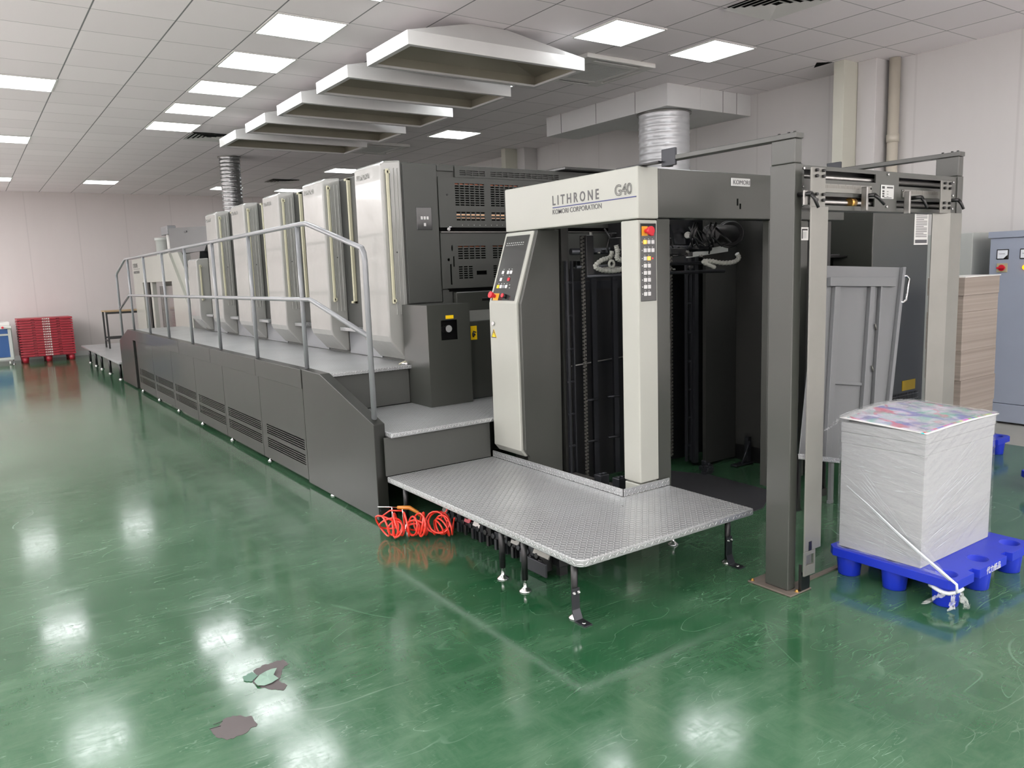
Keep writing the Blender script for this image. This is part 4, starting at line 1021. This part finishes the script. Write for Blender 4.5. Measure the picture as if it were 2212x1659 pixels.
# slack skirt of film reaching from the stack foot to the pallet edge
b = MB()
K = 14
for i in range(K+1):
    u = i/K; y = 2.14-(2.14-1.60)*u
    zz = .30-.14*u if u > .0 else .28
    b.v.append((3.428-.002*u, y, .1435+.012+.0*u)); 
    b.v.append((3.412+rf.uniform(-.004, .004), y-.01, .1435+rf.uniform(0, .004)))
for i in range(K): b.face((2*i, 2*i+2, 2*i+3, 2*i+1), True)
b.add([(3.428, 1.90, .42), (3.428, 1.735, .29), (3.41, 1.60, .16), (3.428, 1.735, .16), (3.428, 1.9, .16)], [(0, 1, 3, 4), (1, 2, 3)])
b.build('slack_film', 'film', fw)
rp = [pix(1829, 1049, x=3.424), pix(1880, 1094, x=3.420), pix(1932, 1144, x=3.416), pix(1992.5, 1199, x=3.408), pix(2030, 1231, x=3.398), Vector((3.395, 1.575, .150)), Vector((3.398, 1.552, .135)), Vector((3.402, 1.550, .10)), Vector((3.412, 1.556, .092))]
MB().tube(rp, [.002, .003, .004, .0055, .006, .006, .006, .006, .006], 8).build('film_rope', 'filmrope', fw)
MB().tube([p+Vector((.003, .006, -.006)) for p in rp[1:6]], [.001, .002, .003, .004, .004], 6).build('film_rope', 'filmrope', fw)
b = MB()
loop = [(3.475+.063*math.cos(a), 1.632+.063*math.sin(a), .078+.006*math.sin(3*a)) for a in [2*PI*i/20 for i in range(20)]]
b.tube(loop, .010, 8, closed=True); b.build('knot_band', 'filmrope', fw)
def crumple(c0, c1, wd, seed, nm='torn_film_tail'):
    r_ = random.Random(seed); b = MB(); n_ = 9
    for i in range(n_+1):
        t_ = i/n_
        for j in range(5):
            p = Vector(c0).lerp(Vector(c1), t_); s_ = (j/4-.5)*wd*(.5+.5*t_+r_.uniform(-.2, .2))
            b.v.append((p.x+s_*.5+r_.uniform(-.006, .006), p.y-s_*.3+r_.uniform(-.006, .006), max(.003, p.z+s_*.6+r_.uniform(-.008, .008))))
    for i in range(n_):
        for j in range(4): a = i*5+j; b.face((a, a+5, a+6, a+1), True)
    b.build(nm, 'film_top', fw, recalc=False)
crumple((3.42, 1.60, .075), (3.36, 1.66, .03), .05, 1); crumple((3.45, 1.56, .075), (3.47, 1.535, .012), .045, 2); crumple((3.42, 1.575, .07), (3.41, 1.57, .012), .05, 4)
crumple((3.43, 2.15, .77), (3.40, 2.19, .735), .06, 6, 'loose_film_end')

copy_tree(bp1, (2.42, 1.10, 0), 'blue plastic pallet under the tall stack of grey board')
copy_tree(bp1, (2.14, .0, 0), 'blue plastic pallet peeking in at the right picture edge, with nothing on it')
cb = thing('grey_board_stack', (6.17, 2.97, .141), 'tall stack of brown grey cardboard sheets behind the right aluminium guide', 'cardboard stack')
zz = .141; rf = random.Random(11); k = 0
for h_ in (.30, .20, .22, .28, .12, .13):
    dx = rf.uniform(-.012, .012); MB().box(5.90+dx, 6.44+dx, 2.74+rf.uniform(-.01, .01), 3.0, zz, zz+h_-.0005).build('board_bundle', 'card', cb, .002); zz += h_
MB().box(5.895, 6.445, 2.735, 3.0, zz, zz+.006).build('white_top_board', 'label_white', cb)

# ---------------------------------------------------------------- cabinets at the right
t = thing('grey_equipment_cabinet', (6.05, 3.8, 0), 'tall charcoal cabinet with an instruction sheet and yellow sticker, right of the delivery', 'machine cabinet')
MB().box(5.65, 6.46, 3.30, 4.35, .06, 1.98).build('casing', 'grey', t, .006)
MB().box(5.70, 6.42, 3.34, 4.3, 0, .06).build('plinth', 'black', t)
sh = MB().box(6.235, 6.445, 3.297, 3.2995, 1.645, 1.925).build('instruction_sheet', 'label_white', t)
b = MB()
for k in range(15): b.box(6.255, 6.255+.17*(1 if k % 4 else .7), 3.2962, 3.297, 1.895-k*.0135, 1.900-k*.0135)
b.box(6.25, 6.43, 3.2962, 3.297, 1.658, 1.685); b.build('sheet_print', 'ink_grey', sh)
MB().box(6.14, 6.34, 3.297, 3.2995, .478, .560).build('warning_sticker', 'yellow', t)
b = MB()
for k in range(22): b.box(5.85+k*.024, 5.853+k*.024, 3.290, 3.293, .25, .46)
for k in range(5): b.box(5.84, 6.38, 3.289, 3.292, .28+k*.04, .284+k*.04)
b.build('wire_guard', 'steel', t); MB().box(5.84, 6.38, 3.296, 3.2995, .25, .46).build('vent_opening', 'black', t)
t = thing('small_shelf', (5.5, 3.6, 1.3), 'small black shelf on two bright rods in the gap left of the charcoal cabinet', 'shelf')
MB().box(5.40, 5.648, 3.50, 3.66, 1.565, 1.58).build('shelf_board', 'black', t, .003)
MB().box(5.44, 5.56, 3.51, 3.6, 1.581, 1.592).build('top_pad', 'ink', t, .003)
MB().cyl((5.46, 3.55, .0), (5.46, 3.55, 1.565), .009).build('rod', 'chrome', t); MB().cyl((5.52, 3.55, .0), (5.52, 3.55, 1.565), .009).build('rod', 'chrome', t)

sw = thing('switch_cabinet', (8.0, 2.6, 0), 'blue grey electrical switch cabinet with meters at the right picture edge', 'electrical cabinet')
MB().box(7.72, 8.25, 1.9, 3.38, .19, 1.69).build('casing', 'bluegrey', sw, .004)
MB().box(7.705, 8.25, 1.885, 3.395, 1.692, 1.75).build('top_cap', 'bluegrey', sw, .004)
MB().box(7.71, 8.25, 1.895, 3.385, .02, .186).build('plinth', 'bluegrey', sw, .004)
for y in (3.27, 3.08):
    m_ = MB().box(7.713, 7.7195, y-.05, y+.05, 1.50, 1.59).build('meter', 'black', sw, .003)
    MB().box(7.711, 7.713, y-.042, y+.042, 1.508, 1.582).build('meter_face', 'glass', m_)
    MB().prism([(y-.042, 1.508), (y-.01, 1.508), (y-.042, 1.54)], 'x', 7.710, 7.711).box(7.710, 7.711, y-.02, y+.03, 1.548, 1.551).build('meter_markings', 'black', m_)
kb = MB().box(7.712, 7.7195, 3.225, 3.315, 1.385, 1.465).build('switch_plate', 'beige', sw, .003)
MB().cyl((7.712, 3.27, 1.425), (7.70, 3.27, 1.425), .028, n=18).box(7.685, 7.70, 3.235, 3.305, 1.417, 1.433).build('rotary_switch', 'red', kb, .002)
MB().cyl((7.7195, 3.08, 1.425), (7.705, 3.08, 1.425), .022, n=18).build('pilot_lamp', 'amber_lamp', sw)
t = thing('pale_cabinet', (8.0, 3.9, 0), 'pale grey cabinet against the white wall, left of the blue grey switch cabinet', 'electrical cabinet')
MB().box(7.80, 8.25, 3.57, 4.25, .05, 1.757).build('casing', 'bluegrey2', t, .005); MB().box(7.83, 8.25, 3.59, 4.23, 0, .05).build('plinth', 'black', t)

# ---------------------------------------------------------------- tread plate leaning beside the delivery
P1, P2, P3 = pix(1725, 985, y=2.84), pix(1948, 578, y=2.99), pix(1765, 574, y=2.99)
pn = (P2-P1).cross(P3-P1).normalized()
if pn.y > 0: pn = -pn
CAMP = Vector((0, 0, 1.55))
def onp(px, py, h=0.):
    d = rt*((px-1106)/FPX)+up*(-(py-829.5)/FPX)+fwd
    return CAMP+d*((P1+pn*h-CAMP).dot(pn)/d.dot(pn))
lt = thing('leaning_tread_plate', tuple(P1), 'grey ribbed walkway plate with a chrome handle, leaning upright beside the delivery', 'tread plate')
def pslab(pxs, h0, h1, nm, mm, par, bev=0.):
    a = [onp(*p, h0) for p in pxs]; c_ = [v+pn*(h1-h0) for v in a]; n = len(a)
    return MB().add(a+c_, [tuple(range(n)), tuple(range(2*n-1, n-1, -1))]+[(i, (i+1) % n, (i+1) % n+n, i+n) for i in range(n)]).build(nm, mm, par, bev)
pslab([(1725, 985), (1765, 574), (1948, 578), (1902, 1004)], -.006, 0, 'sheet', 'leangrey', lt)
pslab([(1786, 600), (1786, 619), (1927, 620), (1929, 600)], .001, .03, 'rib', 'leangrey', lt, .002)
for a, c_, e in (((1797, 620), (1776, 990), 11), ((1874, 620), (1848, 998), 9), ((1896, 620), (1872, 1000), 3), ((1950, 578), (1904, 1003), -6)):
    pslab([a, (a[0]+e, a[1]), (c_[0]+e, c_[1]), c_], .001, .028, 'rib', 'leangrey', lt, .002)
pslab([(1786, 823), (1786, 829), (1856, 833), (1856, 827)], .001, .02, 'rib', 'leangrey', lt, .001)
pslab([(1724, 980), (1724, 992), (1806, 1000), (1806, 990)], .001, .03, 'bottom_lip', 'plate', lt, .002)
for a, c_ in (((1801, 655), (1804, 640)), ((1799, 720), (1802, 705)), ((1792, 800), (1795, 786)), ((1787, 895), (1790, 880)), ((1890, 700), (1893, 712)), ((1883, 790), (1886, 802))):
    MB().cyl(onp(*a, .012), onp(*c_, .012), .006, n=8).build('weld_stud', 'alu', lt)
MB().tube([onp(1946, 597, .01), onp(1958, 596, .03), onp(1964, 602, .03), onp(1957, 648, .03), onp(1950, 653, .03), onp(1940, 653, .01)], .008, 10).build('handle', 'chrome', lt)
f0 = onp(1797, 995, .01); MB().box(f0.x-.02, f0.x+.012, f0.y-.01, f0.y+.012, 0, f0.z).box(f0.x-.03, f0.x+.012, f0.y-.012, f0.y+.012, 0, .02).build('support_foot', 'leangrey', lt, .002)
f0 = onp(1735, 990, .01); MB().box(f0.x-.012, f0.x+.012, f0.y+.02, f0.y+.05, 0, f0.z+.02).build('support_foot', 'black', lt, .002)
f0 = onp(1890, 1003, .01); MB().box(f0.x-.012, f0.x+.012, f0.y-.01, f0.y+.02, 0, f0.z).build('support_foot', 'black', lt, .002)
MB().box(4.56, 4.575, 2.70+.25, 2.72+.25, 0, .42).box(4.50, 4.575, 2.94, 2.98, 0, .05).build('black_bar', 'black', lt)

# ---------------------------------------------------------------- far left corner
rpn = None; RX0, RX1, RY0, RY1 = .885, 1.885, 19.0, 19.75
def red_pallet(z, label):
    t = thing('red_plastic_pallet', (1.385, 19.375, z), label, 'pallet', 'red plastic pallets stacked by the far wall')
    o_ = [(RX0, RY0), (1.125, RY0), (1.13, RY0+.04), (1.185, RY0+.04), (1.19, RY0), (1.58, RY0), (1.585, RY0+.04), (1.64, RY0+.04), (1.645, RY0), (RX1, RY0), (RX1, RY1), (RX0, RY1)]
    MB().box(RX0, RX1, RY0, RY1, z+.036, z+.0525).prism(o_, 'z', z+.016, z+.036).build('tray', 'redplastic', t)
    MB().box(RX0+.04, RX1-.04, RY0+.045, RY1-.04, z-.0008, z+.016).build('nesting_rim', 'redplastic', t)
    b = MB()
    for k in range(4): b.text('代力纸品'[k], .034, (1.325+k*.036, RY0-.001, z+.020), (1, 0, 0), (0, 0, 1), .9, bold=.0012)
    b.build('lettering', 'label_white', t)
    return t
np_ = 15; base = .118
rp0 = red_pallet(base, 'lowest red plastic pallet of the stack by the far wall, its legs showing')
for i in range(1, np_):
    n_ = np_-1-i
    lab = 'red plastic pallet on top of the stack by the far wall' if n_ == 0 else 'red plastic pallet, %s from the top of the stack by the far wall' % ORD[n_]
    copy_tree(rp0, (0, 0, i*.0535), lab)
for x in (.96, 1.385, 1.81):
    for y in (19.08, 19.375, 19.68): MB().lathe((x, y, 0), [(.055, 0), (.065, .117)], 16).build('leg', 'redplastic', rp0)
t = thing('bench_machine', (.45, 19.3, 0), 'white and blue bench machine on castors, cut by the left picture edge', 'machine')
MB().box(.0, .775, 18.95, 19.6, .74, .80).box(.0, .76, 19.1, 19.6, .80, .87).build('worktop', 'label_white', t, .01)
for x in (.02, .70): 
    for y in (18.98, 19.52): MB().box(x, x+.06, y, y+.06, .10, .74).parts('frame_post', 'bluegrey2', t, .004)
MB().box(.08, .70, 19.0, 19.02, .16, .60).build('door_panel', 'bluepanel', t, .003); MB().box(.02, .70, 18.985, 19.0, .64, .735).build('drawer_front', 'bluepanel', t, .003)
MB().box(.02, .76, 18.985, 19.58, .10, .15).box(.02, .76, 18.985, 19.02, .60, .635).parts('frame_rail', 'bluegrey2', t, .003)
MB().box(.735, .775, 19.02, 19.56, .15, .74).build('side_panel', 'bluegrey2', t)
MB().cyl((.62, 18.95, .77), (.62, 18.93, .77), .022, n=14).build('stop_button', 'red', t); MB().box(.42, .46, 18.945, 18.95, .76, .78).build('switch', 'ink', t)
for x in (.68, .2): b = MB().cyl((x-.015, 19.03, .035), (x+.015, 19.03, .035), .035, n=16); b.build('castor', 'label_white', t); b = MB().box(x-.02, x+.02, 19.02, 19.04, .05, .10).build('castor_fork', 'steel', t)
MB().lathe((.745, 19.02, 0), [(.03, 0), (.02, .012), (.008, .02), (.008, .10)], 12).build('levelling_foot', 'chrome', t)
MB().box(.28, .46, 19.25, 19.45, .871, .95).box(.40, .60, 19.3, 19.32, .95, .99).build('feed_block', 'label_white', t, .006); MB().tube([(.42, 19.3, .95), (.42, 19.3, 1.10), (.50, 19.3, 1.05)], .012).build('arm', 'alu', t)
MB().box(.15, .42, 19.12, 19.3, .871, .90).build('cutting_plate', 'dark2', t)

# ---------------------------------------------------------------- under the near platform
t = thing('coiled_air_hose', (2.0, 4.05, 0), 'bright red coiled air hose lying on the green floor under the low platform corner', 'air hose')
rh = random.Random(21); pts = []; NL = 22
for i in range(NL*16):
    u = i/(NL*16-1); a = 2*PI*i/16
    cx = 1.885+.34*u+.02*math.sin(u*19); cy = 4.09-.22*u+.035*math.sin(u*31); R_ = .056+.014*math.sin(u*23+1)
    cz = R_+.008+.022*abs(math.sin(u*14)); tl = .9*math.sin(u*17)
    ax = Vector((math.cos(.6+tl), math.sin(.6+tl)*.7-.5, .25*math.sin(u*29))).normalized(); e1 = ax.orthogonal().normalized()
    e1 = (Vector((0, 0, 1))-ax*ax.z).normalized(); e2 = ax.cross(e1)
    p = Vector((cx, cy, cz))+(e1*math.cos(a)+e2*math.sin(a))*R_; p.z = max(.006, p.z); pts.append(p)
MB().tube(pts, .0058, 7).build('hose_coil', 'hose', t)
b = MB().tube([(1.92, 4.17, .12), (1.96, 4.14, .155), (2.02, 4.10, .15)], .005, 7).tube([(2.20, 3.95, .10), (2.24, 3.94, .15), (2.22, 3.97, .21)], .0052, 7); b.build('hose_end', 'hose', t)
t = thing('air_blow_gun', (2.0, 4.12, .14), 'small tan air gun with a chrome nozzle tangled in the red coiled hose', 'air gun')
MB().tube([(2.00, 4.12, .170), (2.06, 4.08, .166), (2.10, 4.05, .135), (2.11, 4.04, .11)], [.010, .013, .010, .009], 10).build('gun_body', 'tan', t)
MB().tube([(2.00, 4.12, .171), (1.94, 4.155, .178), (1.90, 4.18, .18)], .004, 8).build('nozzle', 'chrome', t)
MB().cyl((1.985, 4.16, .06), (1.985, 4.16, .17), .005, n=8).cyl((2.05, 4.15, .05), (2.05, 4.15, .16), .005, n=8).parts('fitting', 'chrome', t)
t = thing('gripper_bar_assembly', (2.3, 3.5, 0), 'row of black mechanical blocks with bright cover plates lying under the near low platform', 'machine parts')
MB().box(2.33, 2.40, 2.98, 4.10, .05, .16).build('carrier_rail', 'dark', t, .004)
rg_ = random.Random(31)
for k in range(13):
    y = 3.06+k*.08; b = MB().box(2.27, 2.33, y-.022, y+.022, .02+rg_.uniform(0, .03), .12+rg_.uniform(0, .04)).box(2.255, 2.27, y-.018, y+.004, .03, .09)
    b.cyl((2.26, y+.026, .10), (2.34, y+.026, .10), .016, n=10); b.build('gripper_block', 'dark2' if k % 3 else 'dark', t, .003)
for y, w_, mm in ((3.05, .13, 'alu'), (3.28, .07, 'alu'), (3.40, .05, 'alu'), (3.66, .07, 'steel'), (3.76, .06, 'redplastic'), (4.02, .06, 'alu')):
    b = MB().prism([(2.262, .11), (2.30, .185), (2.33, .20), (2.335, .19), (2.305, .175), (2.268, .105)], 'y', y-w_/2, y+w_/2).build('cover_plate', mm, t)
MB().box(2.25, 2.262, 2.99, 3.16, .012, .085).build('end_plate', 'dark2', t, .004)
for y in (2.99, 3.5, 4.05): MB().box(2.34, 2.39, y, y+.03, 0, .05).build('support_foot', 'dark', t)
o = MB().prism([(3.24, 3.0), (4.02, 3.03), (4.38, 3.22), (4.40, 3.80), (4.28, 4.05), (3.25, 4.2)], 'z', 0, .004).build('floor_sheet', 'rubber'); tag(o, 'dark worn sheet on the floor inside the delivery opening', 'floor mat')
t = thing('clevis_bracket', (4.8, 3.82, 0), 'black triangular bracket bolted to the floor deep inside the delivery opening', 'bracket')
MB().box(4.71, 4.91, 3.79, 3.85, 0.0045, .016).build('base', 'dark2', t, .002); MB().box(4.86, 4.905, 3.81, 3.84, .016, .21).build('upright', 'dark2', t, .002)
MB().tube([(4.79, 3.805, .018), (4.88, 3.805, .18)], .007).build('strut', 'dark2', t)
t = thing('loose_fittings', (2.73, 5.36, .875), 'small bundle of bright hose fittings on the walkway below the nearest white cover', 'fittings')
t.location.z = .8745; OFF[t.name] = Vector((2.73, 5.36, .8745))
MB().cyl((2.68, 5.30, .884), (2.73, 5.27, .884), .009).cyl((2.70, 5.27, .884), (2.72, 5.30, .884), .008).parts('fitting', 'chrome', t); MB().tube([(2.66, 5.31, .880), (2.70, 5.285, .90), (2.74, 5.30, .880)], .005).build('short_hose', 'cream', t)

# peeled paint on the floor
def zp(x, y): return pix(x*.36714, 1050+y*.36714, z=.0015)
def rough(pts):
    r_ = random.Random(len(pts)); res = []
    for i, p in enumerate(pts):
        q = pts[(i+1) % len(pts)]; d = math.hypot(q[0]-p[0], q[1]-p[1])
        for k in range(5):
            t_ = k/5; j = d*.07 if k else 0
            res.append((p[0]+(q[0]-p[0])*t_+r_.uniform(-j, j), p[1]+(q[1]-p[1])*t_+r_.uniform(-j, j)))
    return res
def patch(pts, z0, z1): pts = rough(pts); return MB().prism([(zp(*p).x, zp(*p).y) for p in pts], 'z', z0, z1)
t = thing('peeled_floor_patch', (.83, 2.93, 0), 'bare grey patch in the green floor with a curled pale paint flake', 'floor damage')
patch([(1490, 1085), (1540, 1055), (1600, 1040), (1665, 1018), (1700, 1045), (1660, 1075), (1655, 1110), (1640, 1145), (1690, 1170), (1670, 1200), (1610, 1195), (1545, 1185), (1500, 1165), (1475, 1140), (1510, 1120)], 0, .0012).build('bare_concrete', 'peel', t)
fl = [(1495, 1155), (1530, 1130), (1565, 1105), (1600, 1095), (1630, 1085), (1610, 1118), (1640, 1135), (1600, 1165), (1555, 1178), (1515, 1180)]
b = MB(); cz = [zp(*p) for p in fl]; ctr = sum(cz, Vector())/len(cz)
vs = [Vector((p.x, p.y, .003+(.010 if i in (1, 2, 3, 4) else .002)+(.003*(i % 2)))) for i, p in enumerate(cz)]+[Vector((ctr.x, ctr.y, .011))]
b.add(vs, [(i, (i+1) % len(fl), len(fl)) for i in range(len(fl))]); o = b.build('paint_flake', 'peel_flake', t); o.modifiers.new('thick', 'SOLIDIFY').thickness = .001
patch([(1430, 1120), (1480, 1095), (1520, 1115), (1485, 1150), (1435, 1145)], .0013, .003).build('paint_flake', 'peel_green', t)
t = thing('peeled_floor_patch', (.62, 2.66, 0), 'flat bare grey floor patch without a flake, nearer the bottom picture edge', 'floor damage')
patch([(1235, 1430), (1290, 1410), (1310, 1375), (1370, 1350), (1480, 1350), (1495, 1380), (1515, 1400), (1450, 1450), (1380, 1480), (1330, 1490), (1270, 1475)], 0, .0012).build('bare_concrete', 'peel', t)
b = MB().tube([zp(1255, 1405)+Vector((0, 0, .001)), zp(1310, 1385)+Vector((0, 0, .001))], .001, 4).tube([zp(1232, 1430)+Vector((0, 0, .001)), zp(1300, 1412)+Vector((0, 0, .001))], .001, 4)
b.build('crack', 'ink', t)
